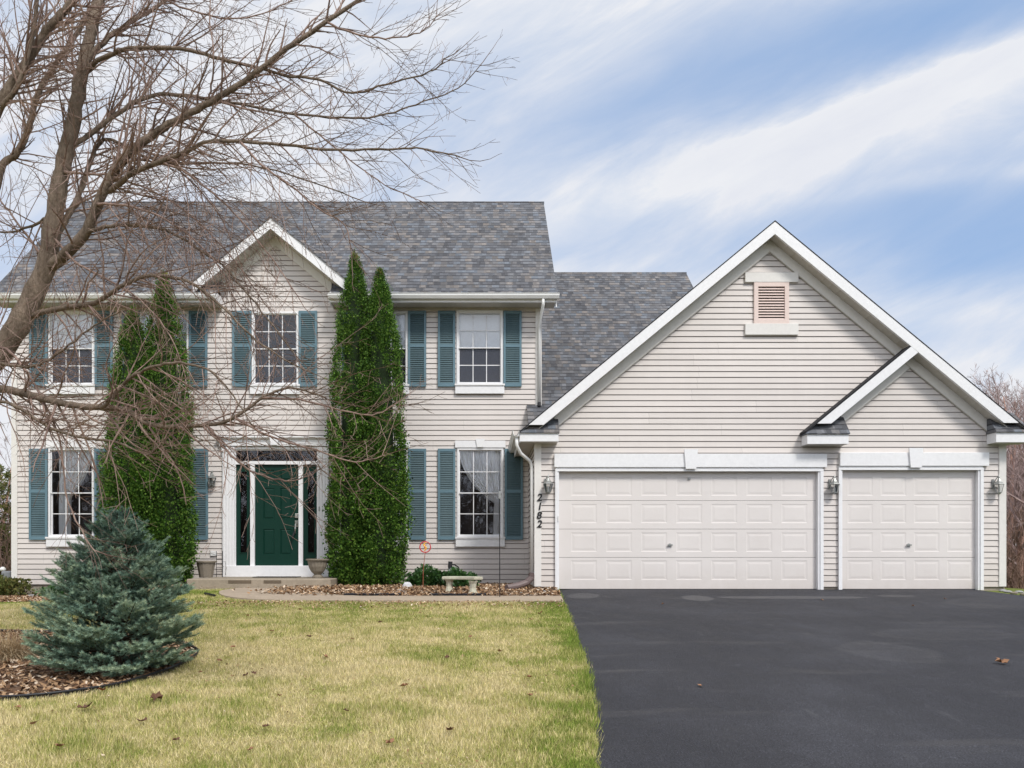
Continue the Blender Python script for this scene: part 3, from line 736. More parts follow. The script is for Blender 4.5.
# jambs
for (d0,d1),(la,lb,lt,lbm,ka,kb) in ((D1,(554,825.3,454.3,467.6,682.7,696.3)),(D2,(838.3,986.6,453,466.3,906,920))):
    j=MB(); zt_=Z(lbm+.2,DG)
    j.box(d0-.060,d0,DG-.05,DG+.10,GZ0,zt_-.05); j.box(d1,d1+.085,DG-.05,DG+.10,GZ0,zt_-.05); j.box(d0-.060,d1+.085,DG-.05,DG+.10,GZ1-.0,zt_)
    gf=j.build('garage_door_trim',M['trim'],H)
    j=MB(); j.box(d0-.070,d0-.024,DG-.068,DG-.0505,GZ0+.001,zt_-.07); j.box(d1+.035,d1+.092,DG-.068,DG-.0505,GZ0+.001,zt_-.07); j.box(d0-.070,d1+.092,DG-.07,DG-.0505,zt_-.069,zt_-.03)
    j.build('brick_mould',M['trim'],gf)
    MB().box(X(la,DG),X(lb,DG),DG-.085,DG-.0,zt_+.002,Z(lt,DG)).build('header',M['trim'],gf,bevel=.005)
    kx0,kx1=X(ka,DG),X(kb,DG); MB().prism_xz([(kx0+.03,zt_-.03),(kx1-.03,zt_-.03),(kx1,Z(lt-4.2,DG)),(kx0,Z(lt-4.2,DG))],DG-.12,DG-.086).build('keystone',M['trim'],gf)
# sectional doors
def gdoor(d0,d1,cols,name_label,hx,hz,extra=None):
    z0,z1=GZ0+.02,GZ1+.02; hh=[Z(589,DG),Z(557.2,DG),Z(528.8,DG),Z(500.2,DG),z1]; hh[0]=z0
    pr=[(580,560.5),(551.8,532.5),(523,503.8),(495.5,476.8)]
    first=None
    for k in range(4):
        a,b=hh[k],hh[k+1]-.006
        P=[(X(c0,DG+.045),X(c1,DG+.045),Z(pr[k][0],DG),Z(pr[k][1],DG)) for c0,c1 in cols]
        if k==0:
            first=tag(bpy.data.objects.new('garage_door',None)); C.objects.link(first); first.parent=H
            first['label']=name_label
        panelled(d0+.004,d1-.004,a,b,P,DG+.045,M['garage'],'door_section',first,gd=.004,gw=.030,th=.04)
        if k<3: MB().box(d0+.004,d1-.004,DG+.057,DG+.06,b+.0005,b+.0055).build('section_joint',M['seal'],first)
    MB().box(d0+.002,d1-.002,DG+.03,DG+.09,GZ0-.012,z0-.001).build('bottom_seal',M['seal'],first)
    MB().box(d0,d1,DG+.02,DG+.0445,GZ1-.035,GZ1-.0005).build('top_seal',M['garage'],first)
    x,z=X(hx,DG+.02),Z(hz,DG)
    h=MB(); h.lathe((x,DG+.03,z),[(.03,-.004),(.03,.004)],12); h.v=[(v[0],DG+.036+(v[2]-z)*2,z+(v[1]-DG-.03)) for v in h.v]
    h.box(x-.045,x+.045,DG+.006,DG+.026,z-.012,z+.012); h.build('handle',M['pewter'],first)
    if extra:
        x,z=X(extra[0],DG),Z(extra[1],DG); MB().box(x-.022,x+.022,DG+.02,DG+.0445,z-.02,z+.02).build('keyhole',M['pewter'],first,bevel=.006)
gdoor(D1[0],D1[1],[(571+35.05*i,597+35.05*i) for i in range(7)],'wide double garage door with seven columns of panels',670,545,(689.5,478.5))
gdoor(D2[0],D2[1],[(847.5+33.2*i,873+33.2*i) for i in range(4)],'narrow single garage door with four columns of panels',909,545)
# garage roof
m=MB()
ex0,ex1=.70,9.80
m.slab([(ex0,DF-.02,bz(ex0)),(AX,DF-.02,AZ),(AX,DH-.03,AZ),(ex0,DH-.03,bz(ex0))],t)
m.slab([(XR+.03,DH-.03,bz(XR+.03)),(AX,DH-.03,AZ),(AX,23.3,AZ),(XR+.03,23.3,bz(XR+.03))],t)
m.slab([(AX,DF-.02,AZ),(ex1,DF-.02,bz(ex1)),(ex1,23.3,bz(ex1)),(AX,23.3,AZ)],t)
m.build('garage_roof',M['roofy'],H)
m=MB(); m.prism_xz(band(bz,ex0-.01,AX,-.003,.020),DF-.032,DF-.021); m.prism_xz(band(bz,AX,ex1+.01,-.003,.020),DF-.032,DF-.021); m.build('drip_edge',M['roofedge'],H)
def clip(poly,zc):
    out=[]
    for i in range(len(poly)):
        a=poly[i];b=poly[(i+1)%len(poly)]
        ia=a[1]>=zc; ib=b[1]>=zc
        if ia: out.append(a)
        if ia!=ib:
            tt=(zc-a[1])/(b[1]-a[1]); out.append((a[0]+tt*(b[0]-a[0]),zc))
    return out
m=MB()
m.prism_xz(clip(band(bz,.72,AX,.0205,.24),4.036),DF-.028,DF-.021); m.prism_xz(clip(band(bz,AX,9.78,.0205,.24),4.07),DF-.028,DF-.021)
m.prism_xz(clip(band(bz,.74,AX,t+.004,.239),4.04),DF-.0205,DF+.03); m.prism_xz(clip(band(bz,AX,9.76,t+.004,.239),4.08),DF-.0205,DF+.03); m.build('rake_fascia',M['trim'],H)
m=MB(); m.prism_xz(band(bz,.9,AX,.225,.238),DF+.031,DG-.017); m.prism_xz(band(bz,AX,9.6,.225,.238),DF+.031,DG-.017)
x=AX+.1
while x<9.5: m.prism_xz(band(bz,x,x+.012,.2385,.246),DF+.035,DG-.04); x+=.135
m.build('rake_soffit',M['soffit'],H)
m=MB(); m.prism_xz(band(bz,1.35,AX,.239,.446),DG-.045,DG-.001); m.prism_xz(band(bz,AX,9.3,.239,.446),DG-.045,DG-.001); m.build('rake_frieze',M['frieze'],H)
m=MB(); m.prism_xz(band(bz,1.35,AX,.446,.462),DG-.052,DG-.018); m.prism_xz(band(bz,AX,9.3,.446,.462),DG-.052,DG-.018); m.build('frieze_bead',M['soffit'],H)
# small left-hand slope over the single bay
m=MB(); XJ=XI-.238/(AP+SP); m.slab([(SX+.09,DF-.022,sz(SX+.09)),(XJ,DF-.022,sz(XJ)),(XJ,DG-.02,sz(XJ)),(SX+.09,DG-.02,sz(SX+.09))],t); m.build('bay_roof',M['roofedge'],H)
m=MB(); XK=XI-(.241-t-.002)/(AP+SP); m.prism_xz(clip([(SX,sz(SX)-.24),(XI-.002,sz(XI-.002)-.241),(XK,sz(XK)-t-.002),(SX,sz(SX)-t-.002)],4.06),DF-.026,DF+.03); m.build('bay_fascia',M['trim'],H)
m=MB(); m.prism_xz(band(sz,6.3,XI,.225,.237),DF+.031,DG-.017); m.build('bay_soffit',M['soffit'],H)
m=MB(); m.prism_xz(band(sz,6.55,XI,.2375,.446),DG-.047,DG-.001); m.build('bay_frieze',M['frieze'],H)
m=MB(); m.prism_xz(band(sz,6.55,XI-.02,.446,.462),DG-.054,DG-.018); m.build('frieze_bead',M['soffit'],H)
# cornice returns with little shingled caps
for a,b,zb_,zt_,zc in ((.71,1.40,3.745,3.893,4.21),(5.836,6.57,3.70,3.872,4.25),(9.20,9.79,3.73,3.905,4.30)):
    r=MB().box(a,b,DF,DG-.0175,zb_,zt_); ro=r.build('cornice_return',M['trim'],H)
    MB().box(a+.02,b-.02,DF+.02,DG-.019,zb_-.006,zb_-.0005).build('return_soffit',M['soffit'],ro)
    cb=MB(); e=(zc-zt_)/.825
    xl,xr=(a-.03,b+.015) if a<9 else (a-.015,b+.03); tl,tr=(xl+e,xr) if a<9 else (xl,xr-e*.3)
    V8=[(xl,DF-.03,zt_+.001),(xr,DF-.03,zt_+.001),(xr,DG-.020,zt_+.001),(xl,DG-.020,zt_+.001),(xl+.0,DF-.03,zt_+.022),(xr,DF-.03,zt_+.022),(tr,DG-.020,zc),(tl,DG-.020,zc)]
    cb.v=V8; cb.f=[(0,3,2,1),(0,1,5,4),(1,2,6,5),(2,3,7,6),(3,0,4,7),(4,5,6,7)]; cb.build('shingle_cap',M['roofx'],ro)
# side eave soffits + gutter left
MB().box(ex0+.02,gx0-.017,DF+.311,DH-.02,3.76,3.775).build('side_soffit',M['soffit'],H)
MB().box(ex0,ex0+.02,DF+.02,DH-.02,3.74,3.89).build('side_fascia',M['trim'],H)
gutter(DF-.04,DH-.05,'y',ex0-.001,3.93)
MB().box(9.51,9.80,DF+.31,23,3.76,3.775).build('side_soffit',M['soffit'],H)
m=MB(); m.tube([(ex0-.05,DF+.03,3.84),(ex0-.045,DF+.03,3.68),(ex0+.03,DF+.10,3.54),(.90,DG+.02,3.44),(.94,DG+.05,3.36),(.945,DG+.05,3.2),(.945,DG+.05,Z(577,15.5))],.032,8)
dso=m.build('downspout',M['gutter'],H,smooth=True)
pts=[(.945,15.48,1.38),(.93,15.44,1.30),(.84,15.36,1.22),(.66,15.22,1.165),(.47,15.05,1.14)]
m=MB(); pp=[]; rr=[]
for i in range(61):
    s=i/60*(len(pts)-1); k=min(int(s),len(pts)-2); q=Vector(pts[k]).lerp(Vector(pts[k+1]),s-k); pp.append(q); rr.append(.054+(.006 if i%2 else 0))
m.tube(pp,rr,10); m.build('drain_pipe',M['pipe'],dso)
# attic vent
vx0,vx1=X(753.3,DG),X(788,DG); vz0,vz1=Z(324.2,DG),Z(283.2,DG)
m=MB().frame(vx0,vx1,DG-.055,DG-.0,vz0,vz1,.075); vo=m.build('attic_vent',M['vent'],H)
m=MB(); n=12; h=(vz1-vz0-.15)/n
for k in range(n):
    z=vz0+.075+k*h; m.prism_yz([(DG-.05,z),(DG-.045,z-.006),(DG-.018,z+h*.6),(DG-.020,z+h*.68)],vx0+.075,vx1-.075)
m.build('louvers',M['vent'],vo)
MB().box(vx0+.07,vx1-.07,DG-.0178,DG-.0172,vz0+.07,vz1-.07).build('vent_screen',M['room'],vo)
MB().box(X(744.3,DG),X(797.3,DG),DG-.06,DG,vz1+.003,Z(273.3,DG)).build('header',M['frieze'],vo,bevel=.004)
MB().box(X(744.3,DG),X(797.3,DG),DG-.065,DG,Z(335.6,DG),vz0-.003).build('sill',M['frieze'],vo,bevel=.004)
# lanterns
def lantern(cx,cz,D,s=1.0):
    b=MB(); y=D-.03; r=lambda v:v*s
    b.box(cx-r(.055),cx-r(.02),y-.012,D-.002,cz-r(.05),cz+r(.12))
    b.tube([(cx-r(.04),y-.01,cz+r(.02)),(cx-r(.03),y-.06,cz+r(.10)),(cx-r(.01),y-.09,cz+r(.15)),(cx+r(.01),y-.10,cz+r(.13))],r(.009),6)
    lo=b.build('wall_lantern',M['pewter'],H)
    c=(cx+r(.012),y-.10,cz)
    g=MB(); n=6; g.lathe(c,[(r(.045),-r(.13)),(r(.085),r(.02))],n); g.build('lamp_glass',M['glass'],lo)
    k=MB()
    for i in range(6):
        a=2*math.pi*i/6; k.tube([(c[0]+r(.047)*math.cos(a),c[1]+r(.047)*math.sin(a),c[2]-r(.13)),(c[0]+r(.087)*math.cos(a),c[1]+r(.087)*math.sin(a),c[2]+r(.02))],r(.006),4)
    k.lathe(c,[(r(.010),-r(.165)),(r(.03),-r(.15)),(r(.050),-r(.132)),(r(.05),-r(.125))],6); k.build('lamp_cage',M['pewter'],lo)
    k=MB(); k.lathe(c,[(r(.098),r(.018)),(r(.09),r(.028)),(r(.045),r(.07)),(r(.022),r(.11)),(r(.012),r(.13)),(r(.018),r(.145)),(r(.003),r(.19))],6); k.build('lamp_cap',M['pewter'],lo)
    k=MB(); k.tube([(c[0],c[1],c[2]-r(.12)),(c[0],c[1],c[2]-r(.03))],r(.014),8); k.build('candle_bulb',M['blind'],lo)
lantern(X(547,DG),Z(485.5,DG),DG); lantern(X(831,DG),Z(486,DG),DG); lantern(X(994,DG),Z(486,DG),DG); lantern(X(213.5,DH),Z(479.5,DH),DH,.95)
# house number 2 1 8 2 down the corner board
def glyph(ch,cx,cz,h,D,parent):
    cu=bpy.data.curves.new('digit','FONT'); cu.body=ch; cu.size=1.0; cu.extrude=.03; cu.offset=.024; cu.shear=.18; cu.align_x='CENTER'
    o=bpy.data.objects.new('tmp',cu); C.objects.link(o); dg=bpy.context.evaluated_depsgraph_get(); me=bpy.data.meshes.new_from_object(o.evaluated_get(dg)); C.objects.unlink(o); bpy.data.objects.remove(o)
    co=np.array([v.co[:] for v in me.vertices]); lo=co.min(0); hi=co.max(0); s=h/(hi[1]-lo[1]); q=org(parent)
    for v in me.vertices:
        x,y,z=v.co; v.co=(cx+(x-(lo[0]+hi[0])/2)*s-q.x, D-z*s*1.5-q.y, cz+(y-(lo[1]+hi[1])/2)*s-q.z)
    me.name='digit'; me.materials.append(M['blackmetal']); d=bpy.data.objects.new('digit',me); C.objects.link(d); d.parent=parent
hn=bpy.data.objects.new('house_number',None); C.objects.link(hn); hn.parent=H; hn['label']='black italic house number 2182 down the corner board'
for ch,r in zip('2182',(497.4,506.2,515.3,523.9)): glyph(ch,X(539.3,DG)+(.01 if ch=='1' else 0),Z(r,DG),.135,DG-.041,hn)
MB().box(X(557.3,DG),X(558.6,DG),DG-.085,DG-.0685,Z(521.5,DG),Z(516,DG)).build('keypad',M['gutter'],H,bevel=.004)

# ---------------------------------------------------------------- porch and bed objects
PZ=1.282
def pot(px_,D,rt,h,label,prof,flute,n=32):
    th=thing('planter_pot',label,'planter',(X(px_,D),D,PZ)); c=(X(px_,D),D,PZ)
    MB().lathe(c,prof,n,flute=flute).build('pot_body',M['pot'],th,smooth=False)
    r1=prof[-1][0]
    m=MB().lathe(c,[(r1*1.0,h-.03),(r1*1.13,h-.028),(r1*1.13,h),(r1*.98,h+.001)],n); m.build('rim',M['pot'],th)
    MB().lathe(c,[(r1*.9,h+.0015),(r1*.9,h+.004)],n).build('potting_soil',M['mulch'],th)
pot(317.6,16.5,.23,.37,'flared stone urn planter right of the green front door',[(.10,0),(.105,.03),(.07,.06),(.075,.075),(.13,.13),(.175,.22),(.20,.345)],-.05)
pot(206,17.0,.2,.33,'straight sided stone planter left of the green front door',[(.13,0),(.135,.02),(.16,.16),(.19,.305)],-.03,24)
th=thing('doormat','dark thin doormat on the porch below the green front door','doormat',(X(276,17.1),17.1,PZ))
MB().box(X(253,16.9),X(297,16.9),16.85,17.3,PZ+.001,PZ+.016).build('mat_pile',M['mat'],th,bevel=.004)
# wire trellis
th=thing('wire_plant_stand','thin black wire plant stand between left planter and white door surround','plant stand',(X(219.5,17.2),17.2,PZ)); m=MB(); D=17.2
for a in (216.4,222.6): m.tube([(X(a,D),D,PZ),(X(a,D),D,Z(551,D))],.006,5)
for r in (555.5,559.5,563.5,567.5,571.5): m.tube([(X(216.4,D),D,Z(r,D)),(X(222.6,D),D,Z(r,D))],.005,5)
m.tube([(X(216.4,D),D,Z(555.5,D)),(X(211,D),D-.05,Z(553,D)),(X(210.5,D),D-.06,Z(550.5,D))],.004,5)
m.build('stand_frame',M['blackmetal'],th)
m=MB(); m.tube([(X(222.6,D),D,Z(562,D)),(X(225.5,D),D-.03,Z(561.5,D)),(X(227,D),D-.05,Z(568,D)),(X(226,D),D-.05,Z(575,D))],.004,5); m.build('hanging_wire',M['blackmetal'],th)
def gnd(px_,row):          # ground point under a picture row for sloping part
    lo,hi=4.0,17.4
    for _ in range(40):
        D=(lo+hi)/2; r=HY+(EYE-float(zg(X(px_,D),D)))*F/D
        if r>row: lo=D
        else: hi=D
    return X(px_,D),D,float(zg(X(px_,D),D))
# stone bench
bx,by=X(449.5,15.0),14.95; cx2,cy2=X(473,14.6),14.62
th=thing('garden_bench','small mossy stone garden bench with curved top on two legs','bench',((bx+cx2)/2,(by+cy2)/2,float(zg(0,14.8))))
for (qx,qy) in ((bx,by),(cx2,cy2)):
    z0=float(zg(qx,qy)); m=MB().lathe((qx,qy,z0),[(.105,-.02),(.105,.03),(.07,.06),(.055,.12),(.065,.20),(.085,.235),(.09,.25)],8,rot=.4); m.build('leg',M['bench'],th)
zt_=float(zg(-.3,14.8))+.252; m=MB(); A=Vector((bx-.06,by+.03,zt_)); B=Vector((cx2+.10,cy2-.03,zt_)); N=12
out=[];inn=[]
for i in range(N+1):
    q=A.lerp(B,i/N); bow=.08*math.sin(math.pi*i/N); nrm=Vector((-(B-A).y,(B-A).x,0)).normalized(); out.append(q+nrm*(.13+bow)); inn.append(q+nrm*(-.13+bow))
m.slab([(*v[:2],zt_+.055) for v in inn]+[(*v[:2],zt_+.055) for v in reversed(out)],.055); m.build('seat',M['bench'],th,bevel=.012)
# rocks
def rock(px_,row,w,h,mt,label,seed,group=None):
    x,y,z=gnd(px_,row); th=MB(); r=random.Random(seed); n=9; 
    prof=[(.55,-.1),(.95,.15),(1.0,.4),(.85,.72),(.5,.95),(.15,1.0)]
    b=len(th.v)
    jit=[1+r.uniform(-.14,.14) for _ in range(n)]
    for k,(rr,zz) in enumerate(prof):
        for i in range(n):
            a=2*math.pi*i/n+k*.1; q=rr*jit[i]*(1+r.uniform(-.06,.06)); th.v.append((x+q*w*math.cos(a),y+q*w*.75*math.sin(a),z+zz*h*(1+r.uniform(-.05,.05))))
    for k in range(len(prof)-1):
        for i in range(n): j_=(i+1)%n; th.f.append((k*n+i,k*n+j_,(k+1)*n+j_,(k+1)*n+i))
    th.f.append(tuple((len(prof)-1)*n+i for i in range(n)))
    o=th.build('rock',mt,None); 
    q=Vector((x,y,z)); o.data.transform(__import__('mathutils').Matrix.Translation(-q)); o.location=q
    tag(o,label,'rock',group); return o
rock(407.5,589.6,.10,.14,M['rockw'],'white rounded rock with blue tint beside the right arborvitae pair',1)
rock(400,593.2,.085,.07,M['rockg'],'flat grey rock in front of the white rock by the arborvitae',2)
rock(20,597.5,.13,.09,M['rockg'],'leftmost dark grey rock against the house left corner',3)
rock(32,598.5,.16,.08,M['rockg'],'flat slab of grey rock second from the house left corner',4)
rock(43.5,599,.11,.08,M['rockg'],'grey rock nearest the spruce in the row at the left corner',5)
rock(360,584,.06,.07,M['rockw'],'small pale stone at the foot of the right arborvitae pair',6)
for i,(a,r_) in enumerate(((1008,592.6),(1014,594),(1019,592.8),(1024,595.2),(1003,591.5))):
    rock(a,r_,.07,.04,M['pot'] if i%2 else M['rockg'],'pale stone lying beside the right corner of the garage',20+i,'pale stones by the garage corner')
# small river stones near downspout
mm=[]
for i in range(26):
    a=random.uniform(503,552); r_=random.uniform(591.5,596.5); rock(a,r_,random.uniform(.03,.055),random.uniform(.02,.04),random.choice([M['rockg'],M['rockw'],M['pot']]),'small river stone in the bed corner by the drain pipe',60+i,'river stones by the drain pipe')
# round red garden marker
x,y,z=gnd(423,590.5); D=y; th=thing('garden_marker','round red ringed garden marker with yellow figure on a thin rusty stake','garden ornament',(x,y,z))
cxm,czm=X(425.2,D),Z(547,D); m=MB(); m.tube([(x,y,z-.03),(x+.005,y,(z+czm)/2),(cxm,y,czm-.10)],.006,6); m.build('stake',M['rust'],th)
m=MB(); ring=[(cxm+.098*math.cos(a),y,czm+.098*math.sin(a)) for a in [2*math.pi*k/28 for k in range(29)]]; m.tube(ring,.010,6,cap=False); m.build('ring',M['red'],th)
m=MB(); pts=[(.028,.075),(-.01,.07),(-.03,.04),(-.008,.012),(.018,-.012),(.012,-.045),(-.02,-.06)]
m.tube([(cxm+a,y,czm+b) for a,b in pts],[.008,.012,.014,.016,.016,.012,.008],6); m.tube([(cxm-.01,y,czm+.075),(cxm-.005,y,czm-.085)],.006,5); m.build('figure',M['yellow'],th)
m=MB(); 
for a,b in ((.02,.04),(-.02,.0),(.02,-.04)): m.tube([(cxm+a,y-.01,czm+b),(cxm+a*.3,y-.012,czm+b-.02)],.006,5)
m.build('figure_accent',M['red'],th)
# tall thin stake
x,y,z=gnd(499.8,599); th=thing('garden_stake','tall thin dark green stake with clip in front of right ground floor window','stake',(x,y,z))
MB().tube([(x,y,z-.03),(x-.004,y,Z(545,y)),(x-.006,y,Z(494,y))],.008,6).build('rod',M['blackmetal'],th)
MB().box(x-.02,x+.015,y-.015,y+.015,Z(499,y),Z(491.5,y)).build('clip',M['pewter'],th,bevel=.005)
MB().lathe((x,y,z),[(.05,0),(.045,.015),(.012,.03)],10).build('foot',M['pewter'],th)
# hose sprayer
D=16.3; x=X(451.5,D); z=float(zg(x,D)); th=thing('hose_sprayer','green and black hose sprayer standing in the shrub behind the bench','hose sprayer',(x,D,z))
MB().tube([(x,D,z),(x,D,Z(574,D))],.02,8).build('stake',M['blackmetal'],th)
MB().lathe((x+.03,D,Z(574,D)),[(.035,0),(.045,.02),(.045,.10),(.03,.13)],12).build('bottle',M['hosegreen'],th)
MB().tube([(x-.045,D,Z(573,D)),(x-.04,D,Z(566,D))],.022,8).build('barrel',M['rockg'],th)
m=MB(); m.tube([(x-.03,D,Z(568,D)),(x-.02,D,Z(561.5,D))],.042,8); m.tube([(x,D,Z(564.5,D)),(x+.07,D,Z(565,D)),(x+.13,D,Z(567,D)),(x+.14,D,Z(571,D))],.014,8); m.build('head',M['blackmetal'],th)
# meter left
D=18.3; x=X(7.5,D); z=float(zg(x,D)); th=thing('utility_meter','grey utility meter on a pipe left of the house corner','meter',(x,D,z))
MB().tube([(x,D,z),(x,D,Z(583,D))],.03,8).build('pipe',M['meter'],th)
MB().box(x-.10,x+.10,D-.08,D+.08,Z(585,D),Z(571,D)).build('meter_body',M['meter'],th,bevel=.03)
MB().lathe((x-.09,D-.02,Z(571,D)),[(.05,0),(.065,.03),(.05,.07),(.02,.09)],14).build('regulator',M['gutter'],th,smooth=True)
# black edging
def edging(pts,name,label,r=.014,h=.06):
    th=MB(); P=[(a,b,float(zg(a,b))+h) for a,b in pts]; th.tube(P,r,6)
    for i in range(len(pts)-1):
        a=pts[i];b=pts[i+1]; za=float(zg(*a));zb2=float(zg(*b)); th.poly([(a[0],a[1],za-.02),(b[0],b[1],zb2-.02),(b[0],b[1],zb2+h),(a[0],a[1],za+h)])
    return tag(th.build(name,M['edging'],None,smooth=False),label,'edging')
edging(BED+[BED[0]],'garden_edging','black plastic edging curving around the spruce bed',.012,.04)
edging([(X(344,14.32),14.32),(X(375,14.3),14.30),(X(403,14.33),14.33)],'garden_edging','black edging strip in front of the right arborvitae pair',.02,.05)
edging([(X(431,14.30),14.30),(X(460,14.27),14.27),(X(487,14.31),14.31)],'garden_edging','black edging strip in front of the stone bench',.02,.05)
edging([(X(226,13.75)-.6,14.55),(X(226,13.7)-.35,14.25)],'garden_edging','short black edging piece at the rounded end of the landing',.02,.04)
edging([(X(50,14.9),14.9),(X(75,14.85),14.87),(X(110,14.9),14.9)],'garden_edging','edging strip behind the spruce along the house bed',.02,.04)

# ---------------------------------------------------------------- foliage generators
def sprays(P,Dr,size,width,lobes=3,spread=.45,r=rng):
    """fans of pointed leaflets: P (n,3) roots, Dr (n,3) directions. returns verts, tri faces. one island per spray"""
    n=len(P); Dr=Dr/np.linalg.norm(Dr,axis=1,keepdims=True)
    a=np.cross(Dr,r.normal(size=(n,3))); a/=np.linalg.norm(a,axis=1,keepdims=True)+1e-9
    V=[P[:,None,:]]; idx=[]
    k=1
    for l in range(lobes):
        s=(l-(lobes-1)/2)/max((lobes-1)/2,1)
        d=Dr*math.cos(s*spread)+a*math.sin(s*spread); L=size*(1-.25*abs(s))
        side=np.cross(d,np.cross(Dr,a)); side/=np.linalg.norm(side,axis=1,keepdims=True)+1e-9
        m=P+d*(L*.55)[:,None]; tip=P+d*L[:,None]
        V+= [(m+side*(width)[:,None])[:,None,:],(m-side*(width)[:,None])[:,None,:],tip[:,None,:]]
        idx+= [(0,k+1,k),(k,k+1,k+2)]; k+=3
    V=np.concatenate(V,1).reshape(-1,3); base=(np.arange(n)*k)[:,None,None]
    Fc=(np.array(idx)[None]+base).reshape(-1,3)
    return V,Fc
def arborvitae(px_,row_base,row_top,hwpx,D,label,seed):
    r=np.random.default_rng(seed); sc=F/D; x0=X(px_,D); z0=float(zg(x0,D)); H_=(Z(row_top,D)-z0); R_=hwpx/sc*1.08
    th=thing('arborvitae',label,'arborvitae',(x0,D,z0))
    tp=np.array([0,.04,.15,.35,.55,.7,.82,.92,.98,1]); rp=np.array([.72,.9,1,1.0,.92,.78,.58,.32,.12,.02])
    nc=760; t=r.random(nc)**.95; a=r.random(nc)*2*math.pi; rad=np.interp(t,tp,rp)*R_
    lump=1+.10*np.sin(a*3+t*9+seed)+.06*np.sin(a*5-t*23)+.09*r.normal(size=nc); ce=np.stack([x0+np.cos(a)*rad*lump*.86,D+np.sin(a)*rad*lump*.86,z0+.03+t*H_],-1)
    per=84; rc=np.repeat(np.arange(nc),per); s=(.050+.035*r.random(nc))[rc]*(1-.5*np.repeat(t,per)); 
    off=r.normal(size=(nc*per,3))*np.stack([s*.8,s*.8,s*1.9],-1); P=ce[rc]+off
    out=np.stack([np.cos(a),np.sin(a),np.zeros(nc)],-1)[rc]
    Dr=out*.75+np.array([0,0,1.0])*.75+r.normal(size=P.shape)*.38
    sz_=.028+.036*r.random(len(P)); sz_*= (1-.45*np.repeat(t,per))
    V,Fc=sprays(P,Dr,sz_,sz_*.10,5,.70,r)
    raw('crown',V,Fc,M['arb'],th)
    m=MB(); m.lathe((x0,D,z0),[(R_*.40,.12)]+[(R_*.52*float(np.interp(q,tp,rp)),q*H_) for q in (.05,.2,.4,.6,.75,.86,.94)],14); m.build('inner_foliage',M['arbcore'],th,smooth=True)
    MB().tube([(x0,D,z0-.05),(x0,D,z0+.3)],[.07,.05],8).build('trunk',M['trunkd'],th)
    n=60; P=np.stack([x0+r.normal(size=n)*.03,D+r.normal(size=n)*.03,z0+H_*(.97+.045*r.random(n))],-1); V,Fc=sprays(P,np.array([0,0,1.])+r.normal(size=(n,3))*.3,np.full(n,.09),np.full(n,.008),3,.4,r); raw('tip_growth',V,Fc,M['arbtip'],th)
arborvitae(355,586,259,25,16.75,'taller left arborvitae of the pair between front door and right windows',11)
arborvitae(380,586,276,25,16.6,'shorter right arborvitae of the pair between front door and right windows',12)
arborvitae(164,582,279,27,16.7,'taller arborvitae of the pair behind the spruce, nearer the front door',13)
arborvitae(133,582,314,27,16.6,'shorter arborvitae of the pair behind the spruce, nearer the left window',14)

